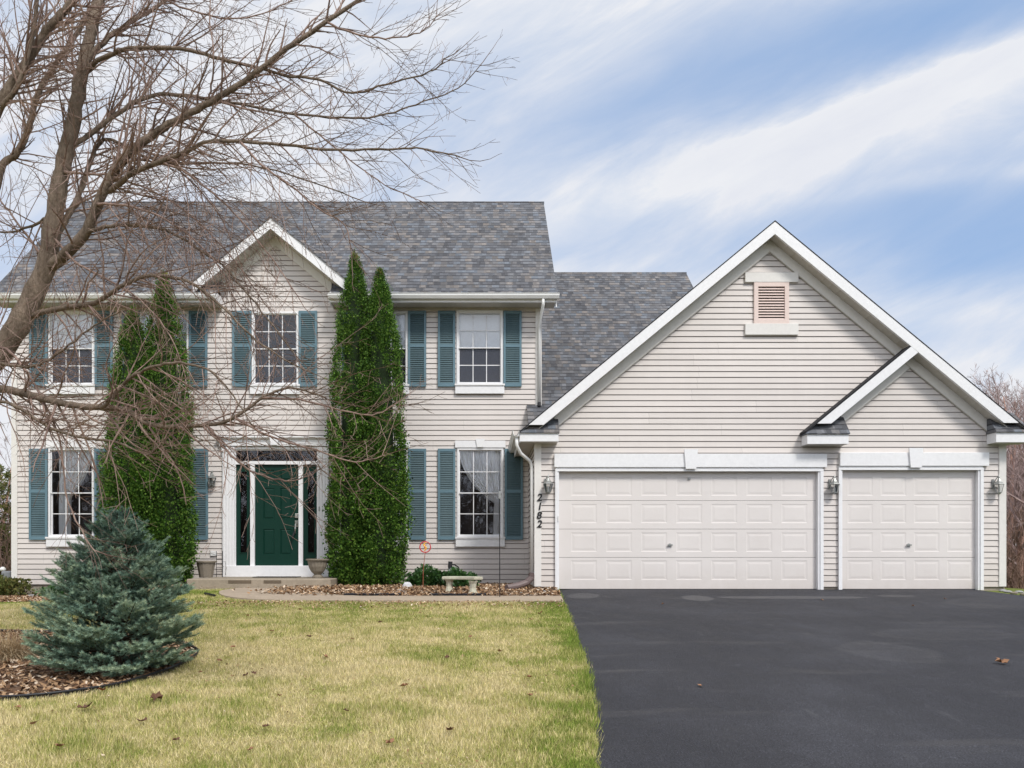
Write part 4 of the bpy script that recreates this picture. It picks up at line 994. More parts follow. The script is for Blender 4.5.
# blue spruce
def spruce(px_,D,row_top,label):
    r=np.random.default_rng(5); x0=X(px_,D); z0=float(zg(x0,D)); H_=Z(row_top,D)-z0
    th=thing('blue_spruce',label,'spruce',(x0,D,z0))
    MB().tube([(x0,D,z0-.03),(x0,D,z0+H_*.6),(x0,D,z0+H_*.97)],[.05,.03,.008],8).build('trunk',M['trunkd'],th)
    tw=[]; br=MB()
    nl=12
    for li in range(nl):
        t=li/(nl-1); z=z0+.06+(H_-.22)*t**.93
        Lm=(.84-.20*(max(0,.16-t)/.16)**1.3)*(1-t)**.80+.05; nb=int(23-10*t)
        for b in range(nb):
            a=2*math.pi*(b+r.uniform(-.35,.35))/nb+li*.7; L=Lm*.93*r.uniform(.84,1.08)*(1+.10*math.sin(a*2+1.3+li*.2)); el=math.radians(7+33*t+r.uniform(-8,8))
            d=np.array([math.cos(a)*math.cos(el),math.sin(a)*math.cos(el),math.sin(el)]); p0=np.array([x0,D,z+r.uniform(-.04,.04)])
            side=np.array([-math.sin(a),math.cos(a),0])
            tip=p0+d*L+np.array([0,0,.10*L]); br.tube([p0,p0+d*L*.5-np.array([0,0,.03*L]),tip],[.010,.006,.003],4)
            s=.22 if L>.3 else .1
            while s<L:
                f=s/L; base=p0+d*s+np.array([0,0,-.10*L*f*(1-f)*2+.10*L*f*f])
                for sg in (-1,1):
                    tl=(.22*(1-f)**.6+.07)*r.uniform(.7,1.2)*(1 if L>.35 else .7); dd=d*.72+side*sg*r.uniform(.45,.9)+np.array([0,0,r.uniform(.0,.50)]); dd/=np.linalg.norm(dd)
                    tw.append((base,base+dd*tl))
                    if tl>.12:
                        for q in (.4,.7):
                            d2=dd+side*sg*r.uniform(-.9,.9)+d*r.uniform(0,.5)+np.array([0,0,r.uniform(-.1,.4)]); d2/=np.linalg.norm(d2); tw.append((base+dd*tl*q,base+dd*tl*q+d2*r.uniform(.05,.09)))
                s+=.052
            tw.append((tip-d*.10,tip+d*.03))
    tw.append((np.array([x0,D,z0+H_*.86]),np.array([x0,D,z0+H_])))
    for k in range(6):
        a=k*1.05; tw.append((np.array([x0,D,z0+H_*.88]),np.array([x0+.07*math.cos(a),D+.07*math.sin(a),z0+H_*.94])))
    br.build('branch_framework',M['trunkd'],th)
    A=np.array([a for a,b in tw]); B=np.array([b for a,b in tw]); print('twigs',len(A))
    V=[];L=np.linalg.norm(B-A,axis=1); ax=(B-A)/L[:,None]; K=58
    n=len(A); u=r.random((n,K)); rt=A[:,None]+(B-A)[:,None]*u[...,None]
    rv=r.normal(size=(n,K,3)); rv-= (rv*ax[:,None]).sum(-1,keepdims=True)*ax[:,None]; rv/=np.linalg.norm(rv,axis=-1,keepdims=True)
    nd=rv*.85+ax[:,None]*.75; nd[...,2]+=.25; nd/=np.linalg.norm(nd,axis=-1,keepdims=True)
    ln=(.021+.014*r.random((n,K)))[...,None]; sd=np.cross(nd,ax[:,None]); sd/=np.linalg.norm(sd,axis=-1,keepdims=True)+1e-9
    w=.0021
    V=np.stack([rt-sd*w,rt+sd*w,rt+nd*ln],2)      # n,K,3,3
    # join the needles of one twig into one island through a shared root vertex
    root=A[:,None,None,:]
    NV=1+K*3; VV=np.concatenate([A[:,None,:],V.reshape(n,K*3,3)],1).reshape(-1,3)
    k=np.arange(K)*3+1; tri=np.stack([k,k+1,k+2],-1)[None]+(np.arange(n)*NV)[:,None,None]
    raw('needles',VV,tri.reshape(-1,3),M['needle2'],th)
def m_needle():
    t=NT('spruce_needles'); g=t.n('ShaderNodeNewGeometry'); p=g.outputs['Position']
    n1=t.noise(p,7,3,.6); wn=t.n('ShaderNodeTexWhiteNoise',noise_dimensions='1D'); t.l(g.outputs['Random Per Island'],wn.inputs['W'])
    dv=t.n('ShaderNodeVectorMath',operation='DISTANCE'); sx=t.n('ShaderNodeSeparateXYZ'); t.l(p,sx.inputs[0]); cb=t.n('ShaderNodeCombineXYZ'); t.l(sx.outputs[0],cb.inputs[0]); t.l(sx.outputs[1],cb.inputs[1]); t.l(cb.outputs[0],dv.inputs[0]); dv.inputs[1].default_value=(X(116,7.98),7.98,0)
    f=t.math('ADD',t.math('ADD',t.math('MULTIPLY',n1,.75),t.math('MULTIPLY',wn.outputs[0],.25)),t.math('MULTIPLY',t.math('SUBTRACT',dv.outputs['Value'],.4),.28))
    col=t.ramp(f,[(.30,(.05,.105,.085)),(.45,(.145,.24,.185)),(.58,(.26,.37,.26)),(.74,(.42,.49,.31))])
    return t.bsdf(col,.55,spec=.3)
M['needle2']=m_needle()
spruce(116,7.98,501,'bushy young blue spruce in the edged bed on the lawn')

# shrubs
def shrub(name,px_,D,w,h,label,mt,n,seed,leaf=.05,dep=.4):
    r=np.random.default_rng(seed); x0=X(px_,D); z0=float(zg(x0,D)); th=thing(name,label,'shrub',(x0,D,z0))
    q=r.normal(size=(n,3)); q/=np.linalg.norm(q,axis=1,keepdims=True); rad=r.random(n)**.35; lump=1+.22*np.sin(q[:,0]*5+seed)+.15*np.sin(q[:,1]*7+q[:,2]*6)
    P=np.stack([x0+q[:,0]*rad*w*lump,D+q[:,1]*rad*dep*lump,z0+h*.42+q[:,2]*rad*h*.55*lump],-1); P[:,2]=np.maximum(P[:,2],z0+.01)
    V,Fc=sprays(P,q+r.normal(size=q.shape)*.6+np.array([0,0,.4]),leaf*(.7+.6*r.random(n)),np.full(n,leaf*.22),3,.8,r); raw('foliage',V,Fc,mt,th)
    m=MB()
    for k in range(9):
        a=k*.7; m.tube([(x0,D,z0),(x0+math.cos(a)*w*.5,D+math.sin(a)*dep*.5,z0+h*.7)],[.012,.005],5)
    m.build('stems',M['trunkd'],th)
shrub('low_shrub',428,16.2,.48,.40,'low dark green shrub beside the right arborvitae pair',M['shrub'],2600,21)
shrub('low_shrub',459,15.9,.30,.36,'small dark green shrub directly behind the stone bench',M['shrub'],1500,22)
shrub('low_shrub',7,16.9,.38,.42,'olive green shrub at the left corner of the house',M['olive'],1800,23)
shrub('low_shrub',53,16.6,.16,.26,'small bright green plant left of the spruce by the foundation',M['shrub'],600,24)
# dry ornamental grass in the island bed
def tuft(px_,row,n,h,label,seed,mt='straw'):
    r=np.random.default_rng(seed); x,y,z=gnd(px_,row); th=thing('ornamental_grass',label,'ornamental grass',(x,y,z))
    a=r.random(n)*2*math.pi; ln=r.random(n)**.6; L=h*(.5+.5*r.random(n)); m=[]
    base=np.stack([x+r.normal(size=n)*.07,y+r.normal(size=n)*.07,np.full(n,z)],-1)
    d=np.stack([np.cos(a)*ln,np.sin(a)*ln,np.full(n,1.0)-ln*.35],-1)
    V=[base]; p=base
    w=.003; sd=np.stack([-np.sin(a),np.cos(a),np.zeros(n)],-1)*w
    rings=[]; pos=base.copy(); dd=d/np.linalg.norm(d,axis=1,keepdims=True)
    for k in range(5):
        rings.append(np.stack([pos-sd*(1-k*.2),pos+sd*(1-k*.2)],1)); pos=pos+dd*(L/4)[:,None]; dd=dd+np.array([0,0,-.42]); dd/=np.linalg.norm(dd,axis=1,keepdims=True)
        pos[:,2]=np.maximum(pos[:,2],z+.015)
    VV=np.stack(rings,1).reshape(n,10,3).reshape(-1,3); q=np.array([[0,1,3,2],[2,3,5,4],[4,5,7,6],[6,7,9,8]])[None]+(np.arange(n)*10)[:,None,None]
    raw('blades',VV,q.reshape(-1,4),M[mt],th); MB().lathe((x,y,z-.02),[(.10,0),(.09,.04),(.03,.06)],10).build('root_crown',M['straw'],th)
tuft(9,660,1500,.42,'pale dry ornamental grass clump at left edge of the spruce bed',31)
tuft(-40,672,1500,.5,'taller dry ornamental grass clump under the bare tree',32)

# ---------------------------------------------------------------- grass blades, leaf litter
def lawn_blades():
    n=900000; r=rng
    y=4.6+ (15.6-4.6)*r.random(n)**1.35; x=-10.5+r.random(n)*12.3
    keep=(x<drv_left(y)-.0+r.normal(size=n)*.022)&(np.abs(x-0)<.72*y+.6)
    keep&=~inpoly(x,y,BED)&~inpoly(x,y,WALK)&~inpoly(x,y,HB)
    x=x[keep]; y=y[keep]; n=len(x); z=zg(x,y); print('blades',n)
    edge=np.clip(1-(drv_left(y)-x)/.12,0,1); cl=np.sin(x*2.3+1.7*np.sin(y*1.9))*np.sin(y*2.9+1.3*np.sin(x*2.1)); L=(.016+.030*r.random(n))*(1+.35*cl)*(1+.9*edge*r.random(n)); a=r.random(n)*2*math.pi; w=.0022+.0009*y/8; 
    dx=np.cos(a)*w; dy=np.sin(a)*w; lx=r.normal(size=n)*.016; ly=r.normal(size=n)*.016
    V=np.stack([np.stack([x-dx,y-dy,z-.003],-1),np.stack([x+dx,y+dy,z-.003],-1),np.stack([x+lx,y+ly,z+L],-1)],1).reshape(-1,3)
    tag(raw('grass',V,np.arange(n*3).reshape(-1,3),M['blade']),'short dormant straw and green lawn grass','grass',kind='stuff')
lawn_blades()
def leaf_cloud(name,x,y,s,lift,label,mt,r=rng):
    n=len(x); z=zg(x,y)+.02+lift*r.random(n); a=r.random(n)*2*math.pi; cu=r.uniform(-.5,.9,n)*s
    c,sn=np.cos(a),np.sin(a); out=[]
    tx=r.normal(size=n)*.35; ty=r.normal(size=n)*.35
    for (u,v,k) in ((-1,0,.4),(-.3,.5,-.2),(.5,.42,0),(1.1,0,.5),(.5,-.42,0),(-.3,-.5,-.2)):
        px_=u*s; py_=v*s; out.append(np.stack([x+c*px_-sn*py_,y+sn*px_+c*py_,z+k*cu+px_*tx+py_*ty],-1))
    V=np.stack(out,1).reshape(-1,3); V[:,2]=np.maximum(V[:,2],np.repeat(zg(x,y)+.016,6)); b=(np.arange(n)*6)[:,None,None]
    Fc=(np.array([[0,1,2,3],[0,3,4,5]])[None]+b).reshape(-1,4)
    return tag(raw(name,V,Fc,mt),label,'leaf litter',kind='stuff')
def in_bed(poly,n,cond=None):
    xa=[p[0] for p in poly]; ya=[p[1] for p in poly]; x=rng.uniform(min(xa),max(xa),n); y=rng.uniform(min(ya),max(ya),n); k=inpoly(x,y,poly)
    if cond is not None: k&=cond(x,y)
    return x[k],y[k]
x,y=in_bed(BED,16000); leaf_cloud('leaf_litter',x,y,rng.uniform(.012,.034,len(x)),.035,'brown mulch chips and dead leaves under the spruce',M['litter'])
x,y=in_bed(HB,34000); leaf_cloud('leaf_litter',x,y,rng.uniform(.012,.034,len(x)),.05,'dead leaves filling the bed along the house',M['litter'])
# drift of leaves spilling over the landing's right side and lawn edge
x=rng.normal(-2.95,.42,1300); y=rng.normal(15.0,.32,1300); k=(y<15.66)&(y>14.2); leaf_cloud('leaf_litter',x[k],y[k],rng.uniform(.02,.04,k.sum()),.07,'dead leaves drifted across right end of the landing',M['litter'])
x=rng.uniform(-6.5,1.3,2400); y=13.52-np.abs(rng.normal(0,.45,2400)); leaf_cloud('leaf_litter',x,y,rng.uniform(.010,.022,len(x)),.03,'crumbled leaf bits in the grass along the walk',M['litter'])
x=rng.uniform(-7,1.0,1100); y=rng.uniform(5,13.4,1100); k=(x<drv_left(y)-.1)&~inpoly(x,y,BED); leaf_cloud('leaf_litter',x[k],y[k],rng.uniform(.006,.014,k.sum()),.025,'tiny leaf crumbs scattered through the lawn grass',M['litter'])
# single leaves lying on lawn and drive
lm=[]
for s in range(4):
    r=random.Random(s); m=MB(); pts=[]
    for k in range(12):
        a=2*math.pi*k/12; rr=.030*(1 if k%2==0 else .6)*r.uniform(.8,1.2); pts.append((rr*math.cos(a)*1.2,rr*math.sin(a),.008+r.uniform(0,.022)))
    m.v=[(0,0,.006)]+pts; m.f=[(0,k+1,(k+1)%12+1) for k in range(12)]; o=m.build('fallen_leaf',M['leaf']); lm.append(o.data); bpy.data.objects.remove(o)
m_leafred=simple('rusty_leaf',(.28,.08,.04),.8,.2,30); m_leafd=simple('dark_brown_leaf',(.12,.06,.035),.8,.2,30)
def leaf_at(px_,row,label,group,s=1.0,mt=None):
    x,y,z=gnd(px_,row); me=random.choice(lm)
    if mt: me=me.copy(); me.materials.clear(); me.materials.append(mt)
    o=bpy.data.objects.new('fallen_leaf',me); C.objects.link(o); o.location=(x,y,z+.028); o.rotation_euler=(random.uniform(-.3,.3),random.uniform(-.3,.3),random.uniform(0,6.28)); o.scale=(s,s,s); tag(o,label,'leaf',group)
leaf_at(1001,666.5,'curled tan leaf lying on the right side of the asphalt drive',None,2.0,None)
leaf_at(86,713,'dark brown leaf on the lawn below the spruce bed',None,1.8,m_leafd)
leaf_at(156,703,'largest dark leaf on the lawn beside the bed edging',None,2.0,m_leafd)
leaf_at(103,695,'orange red leaf against the bed edging',None,1.4,m_leafred)
pts=[(142,726),(17,712),(34,729),(266,731),(233,650),(247,618),(258,617),(272,634),(232,680),(246,679),(219,664),(200,676),(254,677),(529,681),(531,622),(560,628),(540,616),(470,640),(447,661),(420,615),(600-70,700),(380,625),(352,642),(300,612),(310,640),(325,660),(405,690),(450,735),(500,655),(280,700),(176,745),(60,752),(250,755),(346,715),(390,748)]
for i,(a,b) in enumerate(pts): leaf_at(a,b,'small brown dead leaf lying loose on the lawn','loose dead leaves on the lawn',random.uniform(.7,1.3),m_leafd if i%3==0 else None)
for a,b in ((663,606),(822,602),(913,608),(945,601),(700,690)): leaf_at(a,b,'tiny brown leaf fragment on the asphalt drive','leaf fragments on the drive',.8,None)

# ---------------------------------------------------------------- bare tree in front
R_=random.Random(99)
def resample(pts,n):
    L=[0]
    for a,b in zip(pts,pts[1:]): L.append(L[-1]+(b-a).length)
    out=[];k=0
    for i in range(n):
        s=L[-1]*i/(n-1)
        while k<len(pts)-2 and L[k+1]<s: k+=1
        d=L[k+1]-L[k]; out.append(pts[k].lerp(pts[k+1],(s-L[k])/d if d>0 else 0))
    return out,L[-1]
def crv(pts,n=6):
    out=[];m=len(pts)
    for i in range(m-1):
        p0,p1,p2,p3=[pts[min(max(i+k,0),m-1)] for k in (-1,0,1,2)]
        for s in range(n):
            t=s/n; out.append(.5*((2*p1)+(-p0+p2)*t+(2*p0-5*p1+4*p2-p3)*t*t+(-p0+3*p1-3*p2+p3)*t**3))
    out.append(pts[-1]); return out
def grow(mb,p,d,L,r,lvl,bend,rnd,ncount):
    seg=max(4,int(L/.11)); pts=[p]; dd=d.normalized(); q=p
    for i in range(seg):
        dd=(dd+Vector((rnd.gauss(0,.10),rnd.gauss(0,.10),rnd.gauss(0,.09)))+bend*(.06+.10*i/seg)).normalized(); q=q+dd*(L/seg); pts.append(q)
    rad=[max(r*(1-.74*i/seg),.0015) for i in range(seg+1)]
    mb.tube(pts,rad,3 if r<.006 else 4 if r<.012 else 6,cap=False); ncount[0]+=1
    if lvl<=0: return
    k=int(L/( .095 if lvl==1 else .125)); 
    for j in range(k):
        t=.12+.86*(j+rnd.random()*.8)/max(k,1)
        if t>=.99: continue
        i=min(int(t*seg),seg-1); pp=pts[i].lerp(pts[i+1],t*seg-i); ax=(pts[i+1]-pts[i]).normalized()
        s=ax.cross(Vector((rnd.gauss(0,1),rnd.gauss(0,1)*.8,rnd.gauss(0,1)))); 
        if s.length<1e-3: continue
        s.normalize(); ang=rnd.uniform(.55,1.0); nd=ax*math.cos(ang)+s*math.sin(ang)
        nl=L*(.22+.33*rnd.random())*(1-.55*t) if lvl>1 else rnd.uniform(.08,.30)*min(1,L/.6)
        if nl<.05: continue
        grow(mb,pp,nd,nl,max(rad[i]*.55,.0019),lvl-1,bend*.8+Vector((0,0,.25)) if rnd.random()<.6 else bend,rnd,ncount)
tx,ty=-5.55,8.3
tree=thing('bare_tree','large leafless tree leaning in from the left edge over the house front','tree',(tx,ty,float(zg(tx,ty))))
def PP(px_,row,D): return Vector((X(px_,D),D,Z(row,D)))
S=F/8.2
LIMBS=[ # name, polyline (px,row,D), r0,r1 in px, spawn density, droop
 ('trunk',[(-96,640,8.3),(-92,560,8.3),(-75,470,8.25),(-45,400,8.2),(0,352,8.2),(27,308,8.2),(46,266,8.2),(53,225,8.2),(62,170,8.2),(73,125,8.2),(81,78,8.2),(91,34,8.25),(99,0,8.3),(108,-50,8.4),(125,-120,8.5)],22,4.5,.55,0),
 ('limb',[(47,268,8.2),(65,255,8.1),(87,230,8.0),(100,200,7.95),(114,172,7.9),(135,148,7.85),(161,130,7.8),(182,118,7.75),(208,103,7.7),(240,85,7.65),(259,70,7.6),(294,44,7.55),(326,22,7.5),(358,0,7.5),(400,-35,7.4)],10.5,2.3,1,0),
 ('limb',[(68,149,8.2),(88,135,8.3),(112,117,8.4),(140,100,8.5),(167,94,8.6),(208,99,8.7),(240,104,8.75),(294,114,8.9),(352,118,9.0),(387,114,9.05),(423,102,9.1),(458,88,9.1),(483,62,9.1)],5.0,.7,1.15,.0),
 ('limb',[(84,70,8.2),(109,55,8.1),(135,48,8.0),(182,49,7.9),(221,59,7.8),(261,69,7.7),(288,76,7.6),(317,79,7.5),(352,93,7.5),(385,85,7.5),(430,72,7.45),(446,58,7.4)],4.2,.8,1.1,.0),
 ('limb',[(86,62,8.2),(104,42,8.3),(125,26,8.4),(146,13,8.5),(167,0,8.6),(200,-25,8.8),(250,-60,9.0)],5,1.8,1,0),
 ('limb',[(104,192,7.95),(115,187,7.9),(135,172,7.7),(161,161,7.6),(187,151,7.5),(208,142,7.4),(240,141,7.3),(288,145,7.2),(329,150,7.1),(388,149,7.0),(423,149,6.95),(460,157,6.9)],5.2,.8,1.2,-.1),
 ('limb',[(55,238,8.2),(67,217,8.3),(80,192,8.4),(91,161,8.45),(96,148,8.5),(107,139,8.5),(125,146,8.5),(146,157,8.5),(182,164,8.5),(240,164,8.5),(300,178,8.5),(360,200,8.5)],5.5,.9,1.1,-.3),
 ('limb',[(-50,410,8.2),(-35,330,8.5),(-20,260,8.7),(0,172,8.8),(16,154,8.8),(29,128,8.8),(36,99,8.8),(49,73,8.8),(68,47,8.8),(90,10,8.9),(105,-30,9)],8,3.4,.8,0),
 ('limb',[(-60,420,8.2),(-60,300,7.8),(-40,190,7.7),(0,106,7.6),(16,78,7.6),(31,55,7.6),(44,34,7.6),(60,16,7.6),(73,0,7.6),(95,-40,7.6)],10,5,.8,0),
 ('limb',[(0,109,7.6),(22,76,7.5),(38,0,7.5),(42,-40,7.5)],4.5,2.5,1,0),
 ('limb',[(-50,405,8.2),(-30,392,8.0),(0,389,7.8),(26,394,7.6),(52,401,7.4),(78,406,7.25),(110,408,7.1),(127,410,7.0),(139,419,6.95),(154,425,6.9),(180,427,6.8),(207,425,6.7),(227,421,6.65),(240,414,6.6),(262,398,6.6),(285,388,6.6),(310,392,6.6),(330,400,6.6)],7.5,.9,1.0,0),
 ('limb',[(30,316,8.2),(60,308,8.0),(95,303,7.8),(120,287,7.6),(150,276,7.5),(187,281,7.4),(220,305,7.3),(250,335,7.2),(285,360,7.1),(310,372,7.1)],5,.8,1.1,-.4),
 ('limb',[(100,407,7.15),(107,404,7.0),(125,383,6.9),(141,372,6.8),(160,365,6.7),(182,363,6.6),(207,369,6.5),(223,383,6.4),(240,405,6.4),(252,425,6.4)],3.3,.7,1.0,-.6),
 ('limb',[(87,232,8.0),(112,226,7.9),(140,225,7.8),(170,232,7.7),(200,250,7.6),(225,267,7.5),(250,297,7.4),(280,335,7.3),(300,360,7.3)],3.4,.8,1.2,-.6),
 ('limb',[(-50,405,8.2),(-20,365,7.9),(16,366,7.6),(36,366,7.5),(57,355,7.4),(78,338,7.3),(99,322,7.2),(125,310,7.1)],3.2,.8,1.1,.0),
 ('limb',[(-40,390,8.1),(-20,398,7.7),(14,405,7.4),(50,428,7.2),(85,438,7.0),(110,441,6.9),(129,447,6.8),(147,455,6.7),(158,447,6.65),(165,438,6.6)],3.2,.8,1.1,-.2),
 ('limb',[(-45,380,8.1),(-10,350,7.9),(10,352,7.8),(35,385,7.6),(60,440,7.5),(68,500,7.4),(90,545,7.3),(112,556,7.25)],3.0,.7,.9,-.5),
 ('limb',[(0,52,7.6),(-20,60,7.8),(12,58,7.8),(40,60,7.9)],2,.6,1,0),
 ('limb',[(58,210,8.2),(40,222,8.3),(20,230,8.4),(0,232,8.5),(-30,225,8.6)],3.2,1,1,0),
 ('limb',[(48,262,8.2),(30,240,8.4),(12,215,8.5),(0,200,8.5),(-20,170,8.6)],2.6,1,1.2,0),
 ('limb',[(62,172,8.2),(85,174,8.0),(110,176,7.9),(150,190,7.8),(190,215,7.7),(230,255,7.6),(262,300,7.5)],2.6,.7,1.2,-.5),
 ('limb',[(207,425,6.7),(222,445,6.6),(238,462,6.5),(262,476,6.5),(290,481,6.5),(312,474,6.5)],2.2,.7,1.0,.2),
 ('limb',[(262,398,6.6),(300,400,6.6),(340,410,6.6),(372,415,6.6),(393,405,6.6)],1.8,.6,1.2,.2),
 ('limb',[(235,418,6.6),(270,436,6.5),(315,450,6.5),(355,462,6.5),(385,455,6.5)],1.8,.6,1.2,.2),
 ('limb',[(97,204,7.9),(120,205,7.8),(150,212,7.7),(185,232,7.6),(215,262,7.5),(236,300,7.4),(262,345,7.3)],2.4,.6,1.3,-.6),
 ('limb',[(161,161,7.6),(185,172,7.5),(215,195,7.4),(245,225,7.3),(275,262,7.2),(300,300,7.1)],2.2,.6,1.3,-.6),
 ('limb',[(135,148,7.85),(165,160,7.9),(195,185,8.0),(222,220,8.0),(240,262,8.1),(250,300,8.1)],2.0,.6,1.2,-.7),
 ('limb',[(52,235,8.2),(75,262,7.9),(100,275,7.7),(140,300,7.5),(170,335,7.3),(185,375,7.2)],2.4,.6,1.2,-.5),
 ('limb',[(208,103,7.7),(212,80,7.6),(214,55,7.5),(210,20,7.5),(212,-20,7.5)],1.7,.7,1,.4),
 ('limb',[(75,84,8.2),(72,55,8.3),(72,20,8.4),(68,-15,8.4)],2.2,.9,1.3,.5),
 ('limb',[(81,78,8.2),(60,68,8.4),(36,66,8.5),(10,76,8.5),(-15,90,8.5)],2.2,.8,1.2,.0),
 ('limb',[(240,141,7.3),(262,165,7.2),(290,185,7.1),(320,210,7.0),(345,225,7.0),(352,260,7.0)],2.0,.6,1.2,-.4),
 ('limb',[(294,114,8.9),(320,135,8.9),(350,160,8.9),(385,185,8.9),(425,203,8.9)],1.8,.6,1.2,-.2),
 ('limb',[(326,22,7.5),(350,32,7.4),(385,38,7.4),(420,32,7.4),(438,15,7.4)],1.8,.6,1.2,.1),
 ('limb',[(98,0,8.3),(130,-10,8.2),(170,2,8.1),(220,18,8.0),(262,14,7.9),(300,-5,7.9)],2.3,.7,1.2,.1),
]
tw=MB(); cnt=[0]
for li,(nm,pl,r0,r1,dens,droop) in enumerate(LIMBS):
    pts=crv([PP(*q) for q in pl],5); n=len(pts); m=MB()
    for i in range(1,n-1): pts[i]=pts[i]+Vector((R_.gauss(0,.003),R_.gauss(0,.006),R_.gauss(0,.003)))
    rad=[(r0+(r1-r0)*(i/(n-1))**.75)/S*(.74 if nm=='trunk' else .62) for i in range(n)]
    if nm=='trunk': rad=[r*(1+.05*math.sin(i*1.7)) for i,r in enumerate(rad)]; rad[0]*=1.35; rad[1]*=1.1
    else: rad=[r*(1+.07*math.sin(i*2.3+li)) for i,r in enumerate(rad)]
    m.tube(pts,rad,12 if nm=='trunk' else 8); m.build(nm,M['bark'] if r0>3 else M['twig'],tree,smooth=True)
    # side branches
    Ltot=sum((a-b).length for a,b in zip(pts,pts[1:])); k=int(Ltot*14*dens); start=.42 if nm=='trunk' else .10
    if li in (7,8): start=.35
    for j in range(k):
        t=start+(1-start)*(j+R_.random())/k; i=min(int(t*(n-1)),n-2); p=pts[i]; ax=(pts[i+1]-pts[i]).normalized()
        s=ax.cross(Vector((R_.gauss(0,.5),R_.gauss(0,1),R_.gauss(0,.6)))); 
        if s.length<1e-3: continue
        s.normalize(); ang=R_.uniform(.5,1.05); nd=ax*math.cos(ang)+s*math.sin(ang)+Vector((.10,0,droop*.3))
        L=R_.uniform(.35,1.10)*(1.1-.68*t)*(1.1 if nm!='trunk' else .9)
        rr=min(rad[i]*.5,.009+.004*R_.random()) ; rr=max(rr,.0035)
        grow(tw,p,nd,L,rr,2,Vector((.10,0,R_.choice([.9,.5,-.5,-.9])*.5+droop*.8)),R_,cnt)
    grow(tw,pts[-1],(pts[-1]-pts[-2]),.35,max(rad[-1],.004),2,Vector((.1,0,.4)),R_,cnt)
print('twig count',cnt[0],'faces',len(tw.f))
tw.build('twigs',M['twig'],tree)

# ---------------------------------------------------------------- background woods
def grow_far(mb,p,d,L,r,lvl,rnd,up=.35,sm=.012):
    seg=5; pts=[p]; dd=d.normalized(); q=p
    for i in range(seg):
        dd=(dd+Vector((rnd.gauss(0,.12),rnd.gauss(0,.12),rnd.gauss(0,.08)+up*.12))).normalized(); q=q+dd*(L/seg); pts.append(q)
    rad=[max(r*(1-.65*i/seg),sm*.45) for i in range(seg+1)]
    mb.tube(pts,rad,3 if lvl<2 else 5,cap=False)
    if lvl<=0: return
    k={3:9,2:8,1:6}[lvl]
    for j in range(k):
        t=.25+.75*(j+rnd.random())/k; i=min(int(t*seg),seg-1); pp=pts[i].lerp(pts[i+1],t*seg-i); ax=(pts[i+1]-pts[i]).normalized()
        s=ax.cross(Vector((rnd.gauss(0,1),rnd.gauss(0,1),rnd.gauss(0,1)))); 
        if s.length<1e-3: continue
        s.normalize(); ang=rnd.uniform(.4,.85); grow_far(mb,pp,ax*math.cos(ang)+s*math.sin(ang),L*rnd.uniform(.3,.55)*(1.15-.5*t),max(rad[i]*.5,sm*.5),lvl-1,rnd,up,sm)
def wood_tree(seed,h,lean):
    rnd=random.Random(seed); th=thing('woodland_tree','x','tree',(0,0,0)); m=MB(); tw=MB()
    pts=[Vector((0,0,-.3))]; d=Vector((lean,rnd.uniform(-.1,.1),1)).normalized()
    for i in range(9): d=(d+Vector((rnd.gauss(0,.07),rnd.gauss(0,.07),.06))).normalized(); pts.append(pts[-1]+d*h*.9/9)
    rad=[.13*h/7*(1-.9*i/9) for i in range(10)]; m.tube(pts,rad,8); m.build('trunk',M['bark_red'],th,smooth=True)
    for j in range(30):
        t=.22+.76*(j+rnd.random()*.6)/30; i=min(int(t*9),8); p=pts[i].lerp(pts[i+1],t*9-i); a=rnd.random()*6.28
        grow_far(tw,p,Vector((math.cos(a),math.sin(a),rnd.uniform(.6,1.3))),h*.34*(1.15-.7*t)*rnd.uniform(.8,1.2),rad[i]*.45,2,rnd,.6,.009)
    tw.build('twigs',M['twig_red'],th); return th
proto=[wood_tree(200+i,h,l) for i,(h,l) in enumerate(((7.2,.05),(6.6,-.1),(7.8,.12)))]
spots=[(1005,23,.86),(1017,21.5,.84),(1030,24,.90),(975,29,1.06),(992,28,1.0),(960,33,1.1),(1050,27,1.1),(1010,31,1.0),(1028,34,1.15),(1065,33,1.1),(935,44,1.0),(1090,26,1),(1110,30,1.1),(1140,28,1.2),(1075,22,1),(1180,27,1.1)]
labs=['reddish barked bare tree nearest the garage right corner','bare tree just right of the garage with forked pink trunk']
for i,(p_,D,s) in enumerate(spots):
    o=proto[i] if i<3 else copy_tree(proto[i%3]); x=X(p_,D); o.location=(x,D,float(zg(x,D))); o.rotation_euler[2]=i*1.3; o.scale=(s,s,s)
    tag(o,labs[i] if i<2 else 'leafless reddish tree in the woods right of the garage','tree',None if i<2 else 'bare trees in the woods right of the garage')
    if i<2 and 'group' in o: del o['group']
ls=[(-12,27,1.0),(-45,30,1.1),(-80,28,1.2),(-120,33,1.1),(5,36,1.0)]
for i,(p_,D,s) in enumerate(ls):
    o=copy_tree(proto[i%3]); x=X(p_,D); o.location=(x,D,float(zg(x,D))); o.rotation_euler[2]=i*2.1; o.scale=(s*.75,)*3
    if 'group' in o: del o['group']
    tag(o,'leafless tree standing behind the left end of the house','tree','bare trees behind the left end of the house')
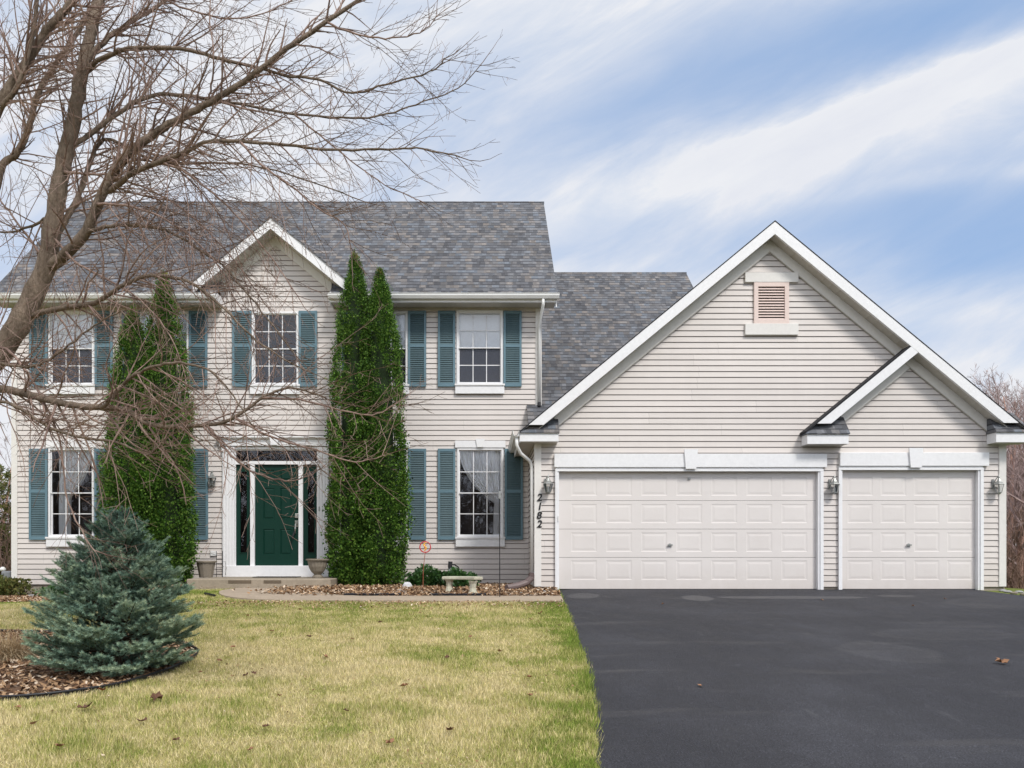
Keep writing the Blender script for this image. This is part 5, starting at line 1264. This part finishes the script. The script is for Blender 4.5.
def brush(name,x0,x1,y0,y1,n,h,label,mt,seed):
    r=random.Random(seed); m=MB()
    for i in range(n):
        x=r.uniform(x0,x1); y=r.uniform(y0,y1); z=float(zg(x,y)); hh=h*r.uniform(.45,1.0); a=r.random()*6.28; ln=r.uniform(0,.5)
        p=Vector((x,y,z-.05)); d=Vector((math.cos(a)*ln,math.sin(a)*ln,1)).normalized()
        pts=[p]; 
        for k in range(4): d=(d+Vector((r.gauss(0,.2),r.gauss(0,.2),.05))).normalized(); pts.append(pts[-1]+d*hh/4)
        m.tube(pts,[.012,.010,.008,.006,.004],3,cap=False)
        for k in range(5):
            q=pts[1+k%4]; a=r.random()*6.28; e=q+Vector((math.cos(a)*.5,math.sin(a)*.5,r.uniform(.1,.7)))*hh*.25; m.tube([q,(q+e)/2+Vector((0,0,.03)),e],[.006,.005,.004],3,cap=False)
    return tag(m.build(name,mt),label,'undergrowth',kind='stuff')
brush('undergrowth',9.9,26,19.5,31,5200,2.5,'tangled brown undergrowth right of the garage',M['brushm'],1)
brush('undergrowth',-30,-10.2,21,32,3600,2.9,'brown and russet thicket left of the house',M['brushm'],2)
def hedge_mass(name,x0,x1,y,n,h,mt,label,seed):
    r=np.random.default_rng(seed); x=r.uniform(x0,x1,n); yy_=y+r.normal(size=n)*.5; hh=h*(.7+.3*np.sin(x*1.3)); z=zg(x,yy_)+hh*r.random(n)**.8
    V,Fc=sprays(np.stack([x,yy_,z],-1),r.normal(size=(n,3))+np.array([0,0,.3]),.10+.08*r.random(n),np.full(n,.02),3,.8,r); return tag(raw(name,V,Fc,mt),label,'undergrowth',kind='stuff')
hedge_mass('thicket',-17,-10.4,24,9000,3.6,M['olive'],'olive green and russet thicket at the left edge',3)
hedge_mass('thicket',-60,-14,40,14000,4.5,M['litter'],'russet far wood edge at left',4)
hedge_mass('thicket',14,60,42,14000,3.0,M['litter'],'russet far wood edge at right',5)

def rear_woods():
    r=random.Random(8); m=MB()
    for i in range(1500):
        x=r.uniform(-75,85); y=-r.uniform(32,48); h=r.uniform(7,15)*(1+.25*math.sin(x*.17)); p=Vector((x,y,-2.4)); pts=[p]; d=Vector((r.gauss(0,.08),0,1)).normalized()
        for k in range(5): d=(d+Vector((r.gauss(0,.06),0,.1))).normalized(); pts.append(pts[-1]+d*h/5)
        m.tube(pts,[.16,.13,.10,.07,.05,.02],4,cap=False)
        for k in range(14):
            q=pts[1+k%5]; a=r.random()*6.28; e=q+Vector((math.cos(a),math.sin(a)*.4,r.uniform(.4,1.3)))*h*.17; m.tube([q,(q+e)/2+Vector((0,0,.1)),e],[.06,.045,.02],3,cap=False)
    tag(m.build('woods',M['brushm']),'bare woods across the street behind the viewpoint','woods',kind='stuff')
rear_woods()
# ---------------------------------------------------------------- world, sun, camera
w=bpy.data.worlds.new('World'); scene.world=w; w.use_nodes=True; nt=w.node_tree; nt.nodes.clear()
class WT(NT):
    def __init__(s,t): s.t=t
g=WT(nt)
out=g.n('ShaderNodeOutputWorld'); bg=g.n('ShaderNodeBackground'); g.l(bg.outputs[0],out.inputs[0]); bg.inputs[1].default_value=.1
sky=g.n('ShaderNodeTexSky',sky_type='NISHITA'); sky.sun_disc=False
SEL=math.radians(48); SAZ=math.radians(150)      # azimuth measured from +Y towards +X
sky.sun_elevation=SEL; sky.sun_rotation=SAZ; sky.ozone_density=1.4; sky.air_density=1.0; sky.dust_density=.6
tc=g.n('ShaderNodeTexCoord'); sp=g.n('ShaderNodeSeparateXYZ'); g.l(tc.outputs['Generated'],sp.inputs[0])
ay=g.math('MAXIMUM',g.math('ABSOLUTE',sp.outputs[1]),.12)
u=g.math('DIVIDE',sp.outputs[0],ay); v=g.math('DIVIDE',sp.outputs[2],ay)
cx=g.n('ShaderNodeCombineXYZ'); g.l(u,cx.inputs[0]); g.l(v,cx.inputs[1])
def wn(scale,rot,sx,sy,detail=6,rough=.6,dist=0,seed=0):
    mp=g.n('ShaderNodeMapping'); mp.inputs['Rotation'].default_value=(0,0,-rot); mp.inputs['Location'].default_value=(seed,seed*.7,0); g.l(cx.outputs[0],mp.inputs[0])
    m2=g.n('ShaderNodeMapping'); m2.inputs['Scale'].default_value=(sx,sy,1); g.l(mp.outputs[0],m2.inputs[0])
    x=g.n('ShaderNodeTexNoise'); x.inputs['Scale'].default_value=scale; x.inputs['Detail'].default_value=detail; x.inputs['Roughness'].default_value=rough; x.inputs['Distortion'].default_value=dist; g.l(m2.outputs[0],x.inputs[0]); return x.outputs[0]
n1=wn(3.0,.34,.6,1.7,9,.60,.35); n2=wn(7.5,.5,.45,1.8,9,.62,.5,3.1); n3=wn(1.3,.2,1,1.3,4)
wu=g.math('ADD',u,g.math('MULTIPLY',g.math('SUBTRACT',n3,.5),.25)); wv=g.math('ADD',v,g.math('MULTIPLY',g.math('SUBTRACT',n1,.5),.10))
def blob(px_,row,ru,rv,ang,amp):
    u0=(px_-VX)/F; v0=(HY-row)/F; c,s=math.cos(ang),math.sin(ang)
    du=g.math('SUBTRACT',wu,u0); dv=g.math('SUBTRACT',wv,v0)
    a=g.math('DIVIDE',g.math('ADD',g.math('MULTIPLY',du,c),g.math('MULTIPLY',dv,s)),ru/F); b=g.math('DIVIDE',g.math('SUBTRACT',g.math('MULTIPLY',dv,c),g.math('MULTIPLY',du,s)),rv/F)
    e=g.math('POWER',2.718,g.math('MULTIPLY',g.math('ADD',g.math('MULTIPLY',a,a),g.math('MULTIPLY',b,b)),-1.0)); return g.math('MULTIPLY',e,amp)
tot=None
for B in ((700,95,330,55,.32,.68),(960,10,260,45,.25,.80),(985,215,230,45,.12,.95),(600,250,130,26,.1,.35),(1000,255,200,40,.0,.55),(850,345,260,20,.03,.30),(1500,150,500,200,0,.8),(-200,150,300,160,.2,.30),(440,100,120,60,0,.22),(10,260,80,50,0,.3),(1000,180,200,10,.15,-.3),(930,90,260,26,.33,-.55)):
    q=blob(*B); tot=q if tot is None else g.math('ADD',tot,q)
blue=g.math('ADD',tot,g.math('ADD',g.math('MULTIPLY',g.math('SUBTRACT',n1,.5),1.5),g.math('MULTIPLY',g.math('SUBTRACT',n2,.5),1.5)))
blue=g.math('MULTIPLY',g.math('SUBTRACT',1.0,g.math('POWER',2.718,g.math('MULTIPLY',g.math('MAXIMUM',blue,0.0),-1.5))),1.0,clamp=True)
skyc=g.mix(.62,sky.outputs[0],(3.5,5.7,9.6))
lum=g.ramp(g.math('ADD',g.math('MULTIPLY',n1,.5),g.math('MULTIPLY',n2,.5)),[(.32,(7.7,7.95,8.7)),(.62,(9.0,9.1,9.3))])
col=g.mix(blue,lum,skyc)
back=g.math('MULTIPLY',g.math('MULTIPLY',sp.outputs[1],-1.0,clamp=True),.9)
sc=g.n('ShaderNodeVectorMath',operation='SCALE'); g.l(col,sc.inputs[0]); g.l(g.math('ADD',back,1.0),sc.inputs['Scale']); g.l(sc.outputs[0],bg.inputs[0])
sl=bpy.data.lights.new('sun','SUN'); sl.energy=2.8; sl.angle=math.radians(12); sl.color=(1,.955,.89); so_=bpy.data.objects.new('sun',sl); C.objects.link(so_)
dv=Vector((math.sin(SAZ)*math.cos(SEL),math.cos(SAZ)*math.cos(SEL),math.sin(SEL))); so_.rotation_euler=dv.to_track_quat('Z','Y').to_euler()
cam=bpy.data.cameras.new('camera'); co=bpy.data.objects.new('camera',cam); C.objects.link(co); scene.camera=co
co.location=(0,0,EYE); co.rotation_euler=(math.pi/2,0,0); cam.sensor_width=36; cam.lens=F/1024*36; cam.shift_x=(512-VX)/1024; cam.shift_y=(HY-384)/1024; cam.clip_end=4000; cam.clip_start=.05
scene.view_settings.view_transform='Standard'; scene.view_settings.look='None'; scene.view_settings.exposure=0; scene.view_settings.gamma=1
scene.cycles.transparent_max_bounces=16; scene.cycles.max_bounces=8
